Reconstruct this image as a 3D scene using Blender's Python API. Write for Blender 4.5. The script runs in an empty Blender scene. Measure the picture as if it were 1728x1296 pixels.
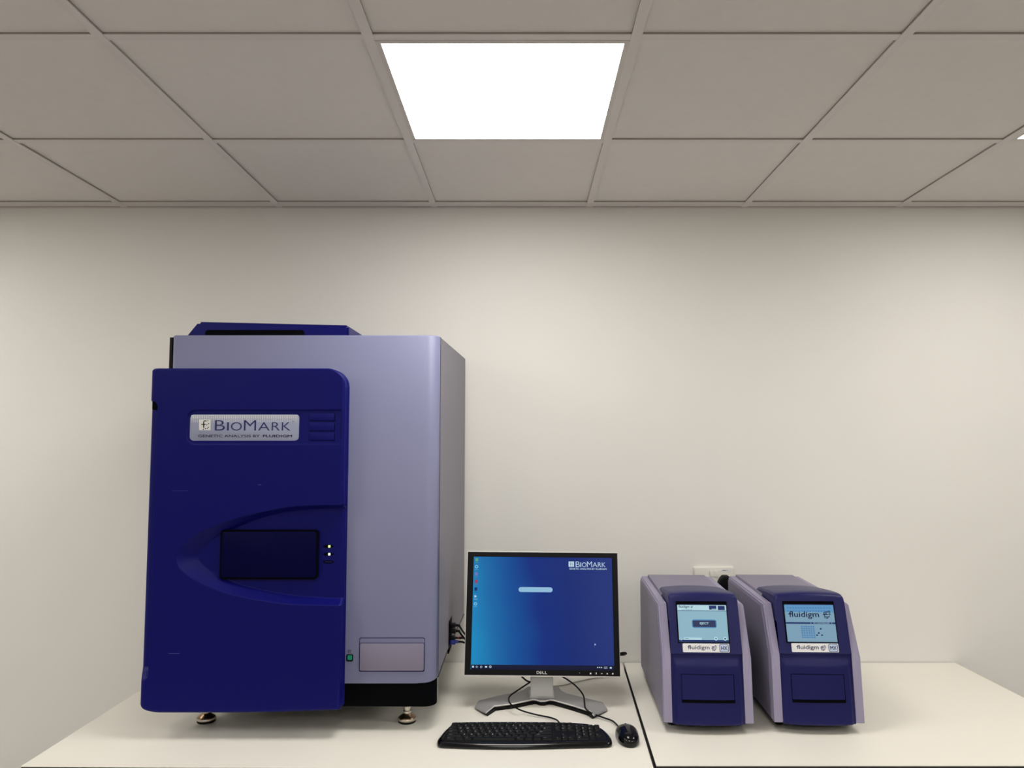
import bpy, bmesh, math, random
import numpy as np
from mathutils import Matrix, Vector

# ------------------------------------------------------------------ camera, world, exposure
CAMZ = 1.734
FPX = 1275.0
PX0, PY0 = 885.0, 648.0
TH = math.radians(4.16)
CT, ST = math.cos(TH), math.sin(TH)
scene = bpy.context.scene
C = scene.collection
cam = bpy.data.cameras.new('camera')
cam.sensor_width = 36.0
cam.lens = 36.0 * FPX / 1728.0
cam.shift_x = -21.0 / 1728.0
cam.clip_start = 0.02
camo = bpy.data.objects.new('camera', cam)
C.objects.link(camo)
camo.location = (0, 0, CAMZ)
camo.rotation_euler = (math.pi / 2 + TH, 0, 0)
scene.camera = camo
scene.view_settings.view_transform = 'Standard'
scene.view_settings.look = 'None'
scene.view_settings.gamma = 1
scene.view_settings.exposure = 0.0
scene.view_settings.use_curve_mapping = False
w = bpy.data.worlds.new('world')
scene.world = w
w.use_nodes = True
w.node_tree.nodes['Background'].inputs[0].default_value = (0.9, 0.88, 0.85, 1)
w.node_tree.nodes['Background'].inputs[1].default_value = 0.05
LAMP_MAIN = 14.5
LAMP_ROOM = 14.0

CEIL = CAMZ + 0.905
TABLE = 0.9
WALL = 2.895

# ------------------------------------------------------------------ measuring helpers
def ray(px, py):
    u = (px - PX0) / FPX; v = (PY0 - py) / FPX
    return Vector((u, CT - v * ST, ST + v * CT))
def P(px, py, d):
    r = ray(px, py); r = r * (d / r.y)
    return Vector((r.x, r.y, r.z + CAMZ))
def PZ(px, py, z):
    r = ray(px, py); r = r * ((z - CAMZ) / r.z)
    return Vector((r.x, r.y, z))
class Frame:
    """a flat face in the world: origin, right, up, outward normal"""
    def __init__(s, o, ux, uy):
        s.o = Vector(o); s.ux = Vector(ux).normalized()
        uy = Vector(uy); s.n = s.ux.cross(uy).normalized(); s.uy = s.n.cross(s.ux).normalized()
        s.M = Matrix(((s.ux.x, s.uy.x, s.n.x, s.o.x), (s.ux.y, s.uy.y, s.n.y, s.o.y),
                      (s.ux.z, s.uy.z, s.n.z, s.o.z), (0, 0, 0, 1)))
    def uv(s, px, py):
        r = ray(px, py); c = Vector((0, 0, CAMZ))
        t = (s.o - c).dot(s.n) / r.dot(s.n)
        q = c + r * t - s.o
        return (q.dot(s.ux), q.dot(s.uy))

# ------------------------------------------------------------------ materials
MATS = {}
def mat(name, col, rough=0.5, metal=0.0, coat=0.0, bump=0.0, bscale=400.0, emit=None, estr=1.0, vary=0.0, vscale=3.0, spec=0.5):
    m = bpy.data.materials.new(name); m.use_nodes = True
    nt = m.node_tree; b = nt.nodes['Principled BSDF']
    b.inputs['Base Color'].default_value = (*col, 1)
    b.inputs['Roughness'].default_value = rough
    b.inputs['Metallic'].default_value = metal
    b.inputs['Coat Weight'].default_value = coat
    b.inputs['Coat Roughness'].default_value = 0.08
    b.inputs['Specular IOR Level'].default_value = spec
    if emit is not None:
        b.inputs['Emission Color'].default_value = (*emit, 1)
        b.inputs['Emission Strength'].default_value = estr
    tc = nt.nodes.new('ShaderNodeTexCoord')
    if bump > 0:
        n = nt.nodes.new('ShaderNodeTexNoise'); n.inputs['Scale'].default_value = bscale
        n.inputs['Detail'].default_value = 3
        bp = nt.nodes.new('ShaderNodeBump'); bp.inputs['Strength'].default_value = bump
        bp.inputs['Distance'].default_value = 0.001
        nt.links.new(tc.outputs['Object'], n.inputs['Vector'])
        nt.links.new(n.outputs['Fac'], bp.inputs['Height'])
        nt.links.new(bp.outputs['Normal'], b.inputs['Normal'])
    if vary > 0:
        n = nt.nodes.new('ShaderNodeTexNoise'); n.inputs['Scale'].default_value = vscale
        n.inputs['Detail'].default_value = 4
        mr = nt.nodes.new('ShaderNodeMapRange')
        mr.inputs['To Min'].default_value = 1 - vary; mr.inputs['To Max'].default_value = 1 + vary
        mx = nt.nodes.new('ShaderNodeVectorMath'); mx.operation = 'SCALE'
        mx.inputs[0].default_value = col
        nt.links.new(tc.outputs['Object'], n.inputs['Vector'])
        nt.links.new(n.outputs['Fac'], mr.inputs['Value'])
        nt.links.new(mr.outputs['Result'], mx.inputs['Scale'])
        nt.links.new(mx.outputs['Vector'], b.inputs['Base Color'])
    MATS[name] = m
    return m
def s2l(r, g, b):
    f = lambda c: (c / 255 / 12.92) if c / 255 <= 0.04045 else ((c / 255 + 0.055) / 1.055) ** 2.4
    return (f(r), f(g), f(b))
def glow(name, r, g, b, k=1.0):
    return mat(name, (0.01, 0.01, 0.012), 0.35, emit=s2l(r, g, b), estr=k, spec=0.08)

M_WALL = mat('painted wall', (0.80, 0.785, 0.75), 0.75, bump=0.08, bscale=60, vary=0.03, vscale=1.6)
M_CEIL = mat('mineral fibre tile', (0.74, 0.71, 0.68), 0.95, bump=0.35, bscale=350, vary=0.03, vscale=30)
M_BAR = mat('white enamel grid', (0.69, 0.655, 0.635), 0.5)
M_GAP = mat('dark reveal', (0.34, 0.31, 0.29), 0.9)
M_FLOOR = mat('grey vinyl', (0.42, 0.40, 0.37), 0.45, vary=0.06, vscale=8)
M_TABLE = mat('cream laminate', (0.83, 0.80, 0.72), 0.42, vary=0.012, vscale=5)
M_EDGE = mat('black laminate edge', (0.015, 0.013, 0.012), 0.5)
M_PLY = mat('brown core edge', (0.16, 0.13, 0.08), 0.7)
M_LEG = mat('grey steel leg', (0.35, 0.35, 0.36), 0.4, 0.6)
M_NAVY = mat('navy plastic', (0.0026, 0.0030, 0.115), 0.40, bump=0.12, bscale=900, spec=0.15)
M_NAVYD = mat('dark navy plastic', (0.0015, 0.0015, 0.036), 0.4, spec=0.05)
M_NAVYC = mat('violet navy plastic', (0.0075, 0.0080, 0.085), 0.38, bump=0.1, bscale=900, spec=0.25)
M_LILAC = mat('lilac painted metal', (0.188, 0.195, 0.315), 0.42, bump=0.1, bscale=700, spec=0.35)
M_LILACS = mat('lilac grey side metal', (0.225, 0.215, 0.255), 0.5, bump=0.1, bscale=700, spec=0.3)
M_LILACW = mat('warm lilac drive cover', (0.225, 0.205, 0.285), 0.5, bump=0.1, bscale=700, spec=0.3)
M_LILACP = mat('pale lilac plastic', (0.30, 0.275, 0.395), 0.5, bump=0.1, bscale=900, spec=0.3)
M_LILACT = mat('grey lilac case metal', (0.215, 0.20, 0.275), 0.5, bump=0.1, bscale=700, spec=0.35)
M_BLACK = mat('black plastic', (0.004, 0.004, 0.005), 0.45, spec=0.15)
M_BLACKM = mat('matte black', (0.002, 0.002, 0.003), 0.9, spec=0.05)
M_GLOSS = mat('gloss black', (0.002, 0.002, 0.003), 0.12, spec=0.35)
M_KEY = mat('black key plastic', (0.004, 0.004, 0.0045), 0.5, spec=0.18)
M_LEG_W = mat('grey legend print', (0.55, 0.55, 0.55), 0.6)
M_STEEL = mat('zinc plated steel', (0.62, 0.58, 0.5), 0.28, 1.0)
M_BRONZE = mat('brown zinc steel', (0.30, 0.20, 0.12), 0.3, 1.0)
M_SILVER = mat('silver plastic', (0.55, 0.55, 0.56), 0.35, 0.35)
M_FOOT = mat('grey satin metal', (0.34, 0.34, 0.35), 0.38, 0.3)
M_SILVERL = mat('light silver rim', (0.80, 0.79, 0.77), 0.35, 0.2)
M_PLATE = mat('nameplate silver', (0.30, 0.325, 0.45), 0.35, spec=0.3)
M_PLATEW = mat('nameplate white print', (0.72, 0.72, 0.70), 0.5)
M_PRINT = mat('navy print', (0.012, 0.012, 0.11), 0.5)
M_WHITE = mat('white print', (0.85, 0.85, 0.85), 0.5)
M_LABEL = mat('white label', (0.78, 0.78, 0.80), 0.4)
M_LABELB = mat('pale blue label', (0.50, 0.60, 0.80), 0.4)
M_GREEN = mat('green button', (0.0, 0.14, 0.08), 0.35, emit=(0, 0.3, 0.16), estr=0.25)
M_LEDG = mat('lit green lamp', (0.2, 0.3, 0.1), 0.4, emit=(0.72, 0.95, 0.35), estr=1.1)
M_LEDW = mat('lit white green lamp', (0.2, 0.3, 0.2), 0.4, emit=(0.8, 1.0, 0.75), estr=1.1)
M_SOCKET = mat('white moulded plastic', (0.78, 0.76, 0.70), 0.35)
M_BLUEP = mat('blue connector', (0.01, 0.02, 0.22), 0.4)
M_RED = mat('orange red collar', (0.55, 0.06, 0.02), 0.5)
M_GREYC = mat('grey cable', (0.45, 0.43, 0.38), 0.5)
M_SCRATCH = mat('pale scratch', (0.06, 0.06, 0.26), 0.6)
M_HAIR = mat('grey pencil mark', (0.35, 0.33, 0.3), 0.8)
M_LAMP = mat('lit diffuser', (0.8, 0.8, 0.8), 0.5, emit=(1, 0.975, 0.93), estr=LAMP_MAIN)
M_LAMP2 = mat('lit diffuser of further lamps', (0.8, 0.8, 0.8), 0.5, emit=(1, 0.965, 0.91), estr=LAMP_ROOM)
M_LFRAME = mat('lamp frame white', (0.62, 0.59, 0.56), 0.45)

def screen_gradient():
    m = bpy.data.materials.new('monitor picture'); m.use_nodes = True
    nt = m.node_tree; b = nt.nodes['Principled BSDF']
    b.inputs['Base Color'].default_value = (0.005, 0.005, 0.008, 1); b.inputs['Roughness'].default_value = 0.4; b.inputs['Specular IOR Level'].default_value = 0.08
    tc = nt.nodes.new('ShaderNodeTexCoord'); sp = nt.nodes.new('ShaderNodeSeparateXYZ')
    nt.links.new(tc.outputs['Generated'], sp.inputs[0])
    ns = nt.nodes.new('ShaderNodeTexNoise'); ns.inputs['Scale'].default_value = 2.2; ns.inputs['Detail'].default_value = 1
    nt.links.new(tc.outputs['Generated'], ns.inputs['Vector'])
    a = nt.nodes.new('ShaderNodeMath'); a.operation = 'MULTIPLY_ADD'; a.inputs[1].default_value = 0.16; a.inputs[2].default_value = -0.08
    nt.links.new(ns.outputs['Fac'], a.inputs[0])
    s = nt.nodes.new('ShaderNodeMath'); s.operation = 'ADD'
    nt.links.new(sp.outputs['X'], s.inputs[0]); nt.links.new(a.outputs[0], s.inputs[1])
    z = nt.nodes.new('ShaderNodeMath'); z.operation = 'MULTIPLY_ADD'; z.inputs[1].default_value = 0.10
    nt.links.new(sp.outputs['Y'], z.inputs[0]); nt.links.new(s.outputs[0], z.inputs[2])
    r = nt.nodes.new('ShaderNodeValToRGB'); cr = r.color_ramp
    pts = [(0.02, (27, 140, 196)), (0.16, (25, 112, 174)), (0.32, (16, 84, 158)), (0.52, (12, 46, 128)), (0.72, (20, 44, 118)), (1.0, (36, 54, 124))]
    cr.elements[0].position = pts[0][0]; cr.elements[0].color = (*s2l(*pts[0][1]), 1)
    cr.elements[1].position = pts[-1][0]; cr.elements[1].color = (*s2l(*pts[-1][1]), 1)
    for p, c in pts[1:-1]:
        e = cr.elements.new(p); e.color = (*s2l(*c), 1)
    nt.links.new(z.outputs[0], r.inputs[0])
    nt.links.new(r.outputs[0], b.inputs['Emission Color']); b.inputs['Emission Strength'].default_value = 0.9
    return m
M_SCREEN = screen_gradient()

# ------------------------------------------------------------------ object helpers
MW = {}
def obj(name, vf, material, parent=None, M=None, smooth=False, angle=35):
    """vf = (verts, faces) in world space, or in the parent's space when M is 'local'"""
    v, f = vf
    if parent is not None and M != 'local':
        inv = MW[parent].inverted()
        v = [inv @ Vector(q) for q in v]
    me = bpy.data.meshes.new(name)
    me.from_pydata([tuple(q) for q in v], [], [tuple(q) for q in f])
    bm = bmesh.new(); bm.from_mesh(me)
    bmesh.ops.recalc_face_normals(bm, faces=bm.faces) if smooth != 'keep' else None
    if smooth:
        for q in bm.faces: q.smooth = True
        for e in bm.edges:
            if len(e.link_faces) == 2 and e.calc_face_angle(0) > math.radians(angle): e.smooth = False
    bm.to_mesh(me); bm.free()
    me.materials.append(material)
    o = bpy.data.objects.new(name, me); C.objects.link(o)
    if parent is not None:
        o.parent = parent
        p = parent
        MW[o] = MW[parent].copy()
    else:
        MW[o] = Matrix.Identity(4)
    return o
def tag(o, label, cat, group=None):
    o['label'] = label; o['category'] = cat
    if group: o['group'] = group
    return o
def structure(o):
    o['kind'] = 'structure'; return o
def thing(name, label, cat, loc, rz=0.0, group=None):
    o = bpy.data.objects.new(name, None); C.objects.link(o)
    o.location = loc; o.rotation_euler = (0, 0, rz)
    o.empty_display_size = 0.05
    MW[o] = Matrix.Translation(Vector(loc)) @ Matrix.Rotation(rz, 4, 'Z')
    return tag(o, label, cat, group)

# ------------------------------------------------------------------ shape helpers -> (verts, faces)
def bm_out(bm):
    bm.verts.ensure_lookup_table()
    v = [x.co.copy() for x in bm.verts]; bm.verts.index_update()
    f = [[x.index for x in q.verts] for q in bm.faces]
    bm.free(); return v, f
def xf(vf, M):
    return [M @ Vector(q) for q in vf[0]], vf[1]
def join(*parts):
    V, F = [], []
    for v, f in parts:
        n = len(V); V += list(v); F += [[i + n for i in q] for q in f]
    return V, F
def box(x0, x1, y0, y1, z0, z1, bev=0.0, seg=2):
    bm = bmesh.new(); bmesh.ops.create_cube(bm, size=1)
    for q in bm.verts:
        q.co = Vector(((x0 + x1) / 2 + q.co.x * (x1 - x0), (y0 + y1) / 2 + q.co.y * (y1 - y0), (z0 + z1) / 2 + q.co.z * (z1 - z0)))
    if bev > 0: bmesh.ops.bevel(bm, geom=bm.edges[:], offset=bev, segments=seg, profile=0.5, affect='EDGES')
    return bm_out(bm)
def prism(poly, z0, z1, bev=0.0, seg=2, taper=None):
    """poly in 2D, extruded z0..z1 ; bevel on the z1 rim"""
    bm = bmesh.new()
    b = [bm.verts.new((p[0], p[1], z0)) for p in poly]; t = [bm.verts.new((p[0], p[1], z1)) for p in poly]
    n = len(poly)
    bm.faces.new(b[::-1]); top = bm.faces.new(t)
    for i in range(n): bm.faces.new((b[i], b[(i + 1) % n], t[(i + 1) % n], t[i]))
    if bev > 0:
        bmesh.ops.bevel(bm, geom=list(top.edges), offset=bev, segments=seg, profile=0.5, affect='EDGES')
    return bm_out(bm)
def rrect(x0, y0, x1, y1, r, n=6, radii=None):
    rr = radii or (r, r, r, r)   # bl br tr tl
    out = []
    for (cx, cy, a0), q in zip(((x0, y0, 180), (x1, y0, 270), (x1, y1, 0), (x0, y1, 90)), rr):
        sx = 1 if cx == x0 else -1; sy = 1 if cy == y0 else -1
        ox, oy = cx + sx * q, cy + sy * q
        if q <= 1e-6: out.append((cx, cy)); continue
        for i in range(n + 1):
            a = math.radians(a0 + 90 * i / n); out.append((ox + q * math.cos(a), oy + q * math.sin(a)))
    return out
def plate(fr, poly, z0, z1, bev=0.0, seg=2):
    """a slab on a face: poly in the face's own coordinates"""
    return xf(prism(poly, z0, z1, bev, seg), fr.M)
def lathe(prof, M=Matrix.Identity(4), n=32):
    V, F = [], []
    for r, z in prof:
        for i in range(n):
            a = 2 * math.pi * i / n; V.append((r * math.cos(a), r * math.sin(a), z))
    m = len(prof)
    for j in range(m - 1):
        for i in range(n):
            F.append((j * n + i, j * n + (i + 1) % n, (j + 1) * n + (i + 1) % n, (j + 1) * n + i))
    F.append(list(range(n))[::-1]); F.append([(m - 1) * n + i for i in range(n)])
    return xf((V, F), M)
def spline(pts, per=8):
    pts = [Vector(p) for p in pts]
    P_ = [pts[0] * 2 - pts[1]] + pts + [pts[-1] * 2 - pts[-2]]
    out = []
    for i in range(1, len(P_) - 2):
        a, b, c, d = P_[i - 1:i + 3]
        for k in range(per):
            t = k / per
            out.append(0.5 * ((2 * b) + (c - a) * t + (2 * a - 5 * b + 4 * c - d) * t * t + (3 * b - a - 3 * c + d) * t ** 3))
    out.append(pts[-1]); return out
def tube(pts, r, per=8, n=8, closed_ends=True):
    p = spline(pts, per) if per else [Vector(q) for q in pts]
    V, F = [], []
    t0 = (p[1] - p[0]).normalized()
    nrm = t0.cross(Vector((0, 0, 1)))
    if nrm.length < 1e-3: nrm = t0.cross(Vector((1, 0, 0)))
    nrm.normalize()
    for i, q in enumerate(p):
        t = (p[min(i + 1, len(p) - 1)] - p[max(i - 1, 0)]).normalized()
        nrm = (nrm - t * nrm.dot(t)).normalized(); b = t.cross(nrm)
        rr = r(i / (len(p) - 1)) if callable(r) else r
        for k in range(n):
            a = 2 * math.pi * k / n; V.append(q + nrm * rr * math.cos(a) + b * rr * math.sin(a))
    for i in range(len(p) - 1):
        for k in range(n):
            F.append((i * n + k, i * n + (k + 1) % n, (i + 1) * n + (k + 1) % n, (i + 1) * n + k))
    F.append(list(range(n))[::-1]); F.append([(len(p) - 1) * n + k for k in range(n)])
    return V, F
def text2d(s, off=0.0):
    cu = bpy.data.curves.new('t', 'FONT'); cu.body = s; cu.offset = min(off, 0.0); cu.resolution_u = 4
    o = bpy.data.objects.new('t', cu); C.objects.link(o)
    dg = bpy.context.evaluated_depsgraph_get(); dg.update()
    me = bpy.data.meshes.new_from_object(o.evaluated_get(dg))
    v = [(q.co.x, q.co.y) for q in me.vertices]; f = [list(q.vertices) for q in me.polygons]
    if off > 0:                       # heavier strokes: the same letters drawn again a hair to each side
        n = len(v); base_v, base_f = v[:], f[:]
        for k, (dx, dy) in enumerate(((off, 0), (-off, 0), (0, off), (0, -off))):
            v = v + [(a + dx, b + dy) for a, b in base_v]; f = f + [[i + n * (k + 1) for i in q] for q in base_f]
    bpy.data.objects.remove(o); bpy.data.curves.remove(cu); bpy.data.meshes.remove(me)
    return v, f
class Sheet:
    """printed marks on a face: flat shapes in the face's own coordinates"""
    def __init__(s, fr, z=0.0004): s.fr = fr; s.z = z; s.V = []; s.F = []
    def poly(s, pts):
        n = len(s.V); s.V += [(p[0], p[1], s.z) for p in pts]; s.F.append([n + i for i in range(len(pts))])
    def rect(s, x0, y0, x1, y1): s.poly([(x0, y0), (x1, y0), (x1, y1), (x0, y1)])
    def quad_px(s, *pp): s.poly([s.fr.uv(*p) for p in pp])
    def rect_px(s, x0, y0, x1, y1):
        s.quad_px((x0, y1), (x1, y1), (x1, y0), (x0, y0))
    def pill_px(s, x0, y0, x1, y1, r=None):
        a = s.fr.uv(x0, y1); b = s.fr.uv(x1, y0)
        s.poly(rrect(a[0], a[1], b[0], b[1], r if r is not None else (b[1] - a[1]) / 2))
    def disc_px(s, cx, cy, rx, ry=None, n=20):
        ry = ry or rx; s.poly([s.fr.uv(cx + rx * math.cos(-2 * math.pi * i / n), cy + ry * math.sin(-2 * math.pi * i / n)) for i in range(n)])
    def ring_px(s, cx, cy, r, w, n=20):
        for i in range(n):
            a, b = 2 * math.pi * i / n, 2 * math.pi * (i + 1) / n
            s.quad_px(*[(cx + q * math.cos(t), cy + q * math.sin(t)) for q, t in ((r, a), (r, b), (r - w, b), (r - w, a))])
    def text(s, txt, x0, y0, x1, y1, off=0.0):
        v, f = text2d(txt, off)
        if not v: return
        xs = [q[0] for q in v]; ys = [q[1] for q in v]
        a, b, c, d = min(xs), max(xs), min(ys), max(ys)
        n = len(s.V)
        s.V += [(x0 + (q[0] - a) / (b - a) * (x1 - x0), y0 + (q[1] - c) / (d - c) * (y1 - y0), s.z) for q in v]
        s.F += [[i + n for i in q] for q in f]
    def text_px(s, txt, x0, y0, x1, y1, off=0.0):
        """corners of the text's box in the photograph; skewed to the face"""
        v, f = text2d(txt, off)
        xs = [q[0] for q in v]; ys = [q[1] for q in v]
        a, b, c, d = min(xs), max(xs), min(ys), max(ys)
        n = len(s.V)
        A = s.fr.uv(x0, y1); B = s.fr.uv(x1, y0)
        s.V += [(A[0] + (q[0] - a) / (b - a) * (B[0] - A[0]), A[1] + (q[1] - c) / (d - c) * (B[1] - A[1]), s.z) for q in v]
        s.F += [[i + n for i in q] for q in f]
    def build(s, name, m, parent, T=None):
        v, f = xf((s.V, s.F), s.fr.M)
        if T is not None: v = [T @ q for q in v]
        return obj(name, (v, f), m, parent, smooth='keep')

# ================================================================== THE ROOM
RX0, RX1, RY0 = -4.6, 4.4, -3.6
structure(obj('floor', box(RX0, RX1, RY0, WALL, -0.05, 0.0), M_FLOOR))
structure(obj('wall_back', box(RX0, RX1, WALL, WALL + 0.1, 0.0, CEIL + 0.03), M_WALL))
structure(obj('wall_left', box(RX0 - 0.1, RX0, RY0, WALL + 0.1, 0.0, CEIL + 0.03), M_WALL))
structure(obj('wall_right', box(RX1, RX1 + 0.1, RY0, WALL + 0.1, 0.0, CEIL + 0.03), M_WALL))
structure(obj('wall_front', box(RX0, RX1, RY0 - 0.1, RY0, 0.0, CEIL + 0.03), M_WALL))
structure(obj('ceiling', box(RX0, RX1, RY0, WALL, CEIL + 0.0035, CEIL + 0.03), M_CEIL))
GX, GSX = -0.352, 0.604
GY, GSY = 2.240, 0.598
xs = [GX + GSX * k for k in range(-7, 8)]
ys = [GY + GSY * k for k in range(-9, 2)]
xs = [x for x in xs if RX0 < x < RX1]; ys = [y for y in ys if y > RY0 and y < 2.8]
bars = []; gaps = []
for x in xs:
    bars.append(box(x - .012, x + .012, RY0, 2.886, CEIL - 0.0035, CEIL - 0.001))
    gaps.append(box(x - .0115, x + .0115, RY0, 2.886, CEIL - 0.001, CEIL + 0.0045))
for y in ys:
    for i in range(len(xs) + 1):
        a = xs[i - 1] + .012 if i > 0 else RX0; b = xs[i] - .012 if i < len(xs) else RX1
        bars.append(box(a, b, y - .012, y + .012, CEIL - 0.0025, CEIL - 0.0005))
        gaps.append(box(a, b, y - .0115, y + .0115, CEIL - 0.0005, CEIL + 0.0045))
bars.append(box(RX0, RX1, 2.831, 2.882, CEIL - 0.0025, CEIL - 0.0005)); gaps.append(box(RX0, RX1, 2.8315, 2.8815, CEIL - 0.0005, CEIL + 0.0045))
bars.append(box(RX0, RX1, 2.8865, WALL, CEIL - 0.006, CEIL - 0.003)); gaps.append(box(RX0, RX1, 2.884, WALL, CEIL - 0.003, CEIL + 0.0045))
structure(obj('trim_1', join(*bars), M_BAR))
structure(obj('trim_2', join(*gaps), M_GAP))

def ceiling_light(cx, cy, m, label, near=False):
    t = thing('ceiling_light', label, 'ceiling light', (cx, cy, CEIL - 0.004), 0, 'square panel lights in the ceiling grid')
    x0, x1, y0, y1 = -GSX / 2 + .012, GSX / 2 - .012, -GSY / 2 + .012, GSY / 2 - .012
    f0 = 0.012
    fr = join(box(x0, x1, y0, y0 + f0, 0.0, 0.007), box(x0, x1, y1 - f0, y1, 0.0, 0.007),
              box(x0, x0 + f0, y0 + f0, y1 - f0, 0, 0.007), box(x1 - f0, x1, y0 + f0, y1 - f0, 0, 0.007))
    obj('frame', fr, M_LFRAME, t, 'local')
    obj('diffuser', prism(rrect(x0 + f0, y0 + f0, x1 - f0, y1 - f0, 0.008), 0.0015, 0.0068), m, t, 'local')
    return t
LX, LY = GX + GSX / 2, GY - GSY / 2
ceiling_light(LX, LY, M_LAMP, 'bright square ceiling panel light above the middle of the bench')
ceiling_light(LX + 3 * GSX, LY, M_LAMP2, 'square ceiling panel light at the right edge, only a corner showing')
for k, (ix, iy) in enumerate(((0, -3), (3, -4), (-3, -2), (0, -6), (3, -6), (-3, -6), (-6, -3), (6, -3), (-4, 0))):  # unseen panels added around the room to even out the light
    ceiling_light(LX + ix * GSX, LY + iy * GSY, M_LAMP2, 'square ceiling panel light further back in the room, out of the picture')

# ================================================================== TABLES
def table(name, label, c4, legs):
    """c4: front-left, front-right, back-right, back-left in plan"""
    t = thing(name, label, 'table', ((c4[0][0] + c4[1][0]) / 2, (c4[0][1] + c4[2][1]) / 2, 0))
    obj('tabletop', prism(c4, TABLE - 0.0018, TABLE, 0), M_TABLE, t)
    cx = sum(p[0] for p in c4) / 4; cy = sum(p[1] for p in c4) / 4
    ins = [(p[0] + (0.0008 if p[0] < cx else -0.0008), p[1] + (0.0008 if p[1] < cy else -0.0008)) for p in c4]
    obj('edge_band', prism(ins, TABLE - 0.027, TABLE - 0.0018), M_EDGE, t)
    for lx, ly in legs:
        obj('leg', join(box(lx - .02, lx + .02, ly - .02, ly + .02, 0.004, TABLE - 0.027, 0.003),
                        box(lx - .024, lx + .024, ly - .024, ly + .024, 0.0, 0.006, 0.001)), M_LEG, t)
    for i in (0, 2):
        obj('apron', box(legs[i][0], legs[i + 1][0], legs[i][1] - .012, legs[i][1] + .012, TABLE - .08, TABLE - .027), M_LEG, t)
    return t
def pz(px, py): p = PZ(px, py, TABLE); return (p.x, p.y)
L_fl = pz(35, 1293.2); L_fr = pz(1103.5, 1299.0); L_br = pz(1049.5, 1118.0)
L_bl = (pz(238, 1164)[0] + 0.0, L_br[1])
# the left end runs on from the front corner through (238, 1164) to the wall
q = pz(238, 1164); k_ = (L_br[1] - L_fl[1]) / (q[1] - L_fl[1]); L_bl = (L_fl[0] + (q[0] - L_fl[0]) * k_, min(L_br[1] + 0.002, WALL - 0.003))
R_fl = pz(1107.5, 1292); R_fr = (pz(1611, 1118)[0] + 0.0, R_fl[1]); R_br = (pz(1611, 1118)[0], WALL - 0.004); R_bl = pz(1052.5, 1117.5)
R_bl = (R_bl[0], WALL - 0.004); L_br = (L_br[0], min(L_br[1], WALL - 0.004))
q = pz(1728, 1177.5); R_fr = (R_br[0] + (q[0] - R_br[0]) * (R_fl[1] - R_br[1]) / (q[1] - R_br[1]), R_fl[1])
table('table', 'long cream topped table with black edge under the tall blue machine and the monitor', [L_fl, L_fr, L_br, L_bl],
      [(L_fl[0] + .08, L_fl[1] + .08), (L_fr[0] - .08, L_fl[1] + .08), (L_bl[0] + .08, L_bl[1] - .08), (L_fr[0] - .08, L_bl[1] - .08)])
table('table', 'cream topped table with black edge on the right under the two small blue machines', [R_fl, R_fr, R_br, R_bl],
      [(R_fl[0] + .1, R_fl[1] + .08), (R_fr[0] - .08, R_fl[1] + .08), (R_bl[0] + .08, R_bl[1] - .08), (R_fr[0] - .08, R_bl[1] - .08)])

# ================================================================== TALL BLUE MACHINE
D_BODY, D_DOOR, D_BACK = 2.22, 2.16, 2.868
XL, XR = -1.047, -0.2517
Z_TOP = CAMZ + 0.3065
Z_COV = CAMZ - 0.698
Z_SK = CAMZ - 0.7635
an = thing('genetic_analyzer', 'tall lilac and navy laboratory machine on steel feet at the left of the bench', 'laboratory machine', ((XL + XR) / 2, 2.5, TABLE))
SH = 0.043                       # the case widens slightly towards the back on its right side
XB = XR + SH * (D_BACK - 2.254)
def loftbox(poly_bottom, poly_top):
    n = len(poly_bottom); V = list(poly_bottom) + list(poly_top)
    F = [list(range(n))[::-1], [n + i for i in range(n)]] + [[i, (i + 1) % n, n + (i + 1) % n, n + i] for i in range(n)]
    return V, F
# case: side view polygon extruded between the left side and the flared right side
side = [(2.256, -.690), (2.44, -.667), (D_BACK, -.650), (D_BACK, .3065), (2.256, .3065)]
V = [(XL + .004, d, CAMZ + h) for d, h in side] + [(XR + SH * (d - 2.254), d, CAMZ + h) for d, h in side]
n = 5
F = [[0, 1, 2, 3, 4], [9, 8, 7, 6, 5]] + [[i, 5 + i, 5 + (i + 1) % 5, (i + 1) % 5] for i in range(5)]
bm = bmesh.new()
vs = [bm.verts.new(v) for v in V]
for f in F: bm.faces.new([vs[i] for i in f])
bmesh.ops.recalc_face_normals(bm, faces=bm.faces)
ed = [e for e in bm.edges if all(abs(v.co.z - Z_TOP) < 1e-4 or v.co.y > D_BACK - 1e-4 for v in e.verts)]
bmesh.ops.bevel(bm, geom=ed, offset=0.003, segments=2, affect='EDGES')
obj('case', bm_out(bm), M_LILACS, an, smooth=True)
obj('case_edge', join(tube([(XR + SH * (d - 2.254) - .0005, d, CAMZ + h - .0005) for d, h in side[:3]], 0.0022, 0, 6)), M_BLACK, an)
# front cover with a rounded right-hand corner; the lower right corner is rounded too
r = 0.034
prof = [(XL + .006, D_BODY + .006), (XL + .010, D_BODY + .001), (XL + .016, D_BODY)]
for i in range(13):
    a = math.radians(90 * i / 12)
    prof.append((XR - r + r * math.sin(a), D_BODY + r - r * math.cos(a)))
NZ = 40
V, F = [], []
def cov_bottom(x):
    t = max(0.0, (x - (XR - 0.075)) / 0.075)
    return Z_COV + 0.012 * (1 - math.sqrt(max(0, 1 - t ** 2.2)))
xs_c = []
for i in range(len(prof) - 1):
    xs_c.append(prof[i])
    if i == 2:
        for k in range(1, 30):
            xs_c.append((prof[2][0] + (prof[3][0] - prof[2][0]) * k / 30, D_BODY))
xs_c.append(prof[-1])
m_ = len(xs_c)
for j in range(3):
    for (x, y) in xs_c:
        z0 = cov_bottom(x)
        if j == 0: V.append((x, y, z0))
        elif j == 1: V.append((x, y, Z_TOP - .004))
        else: V.append((x + (0.002 if x < -.6 else -.002 * (x > XR - .03)), y + .004, Z_TOP))
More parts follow.
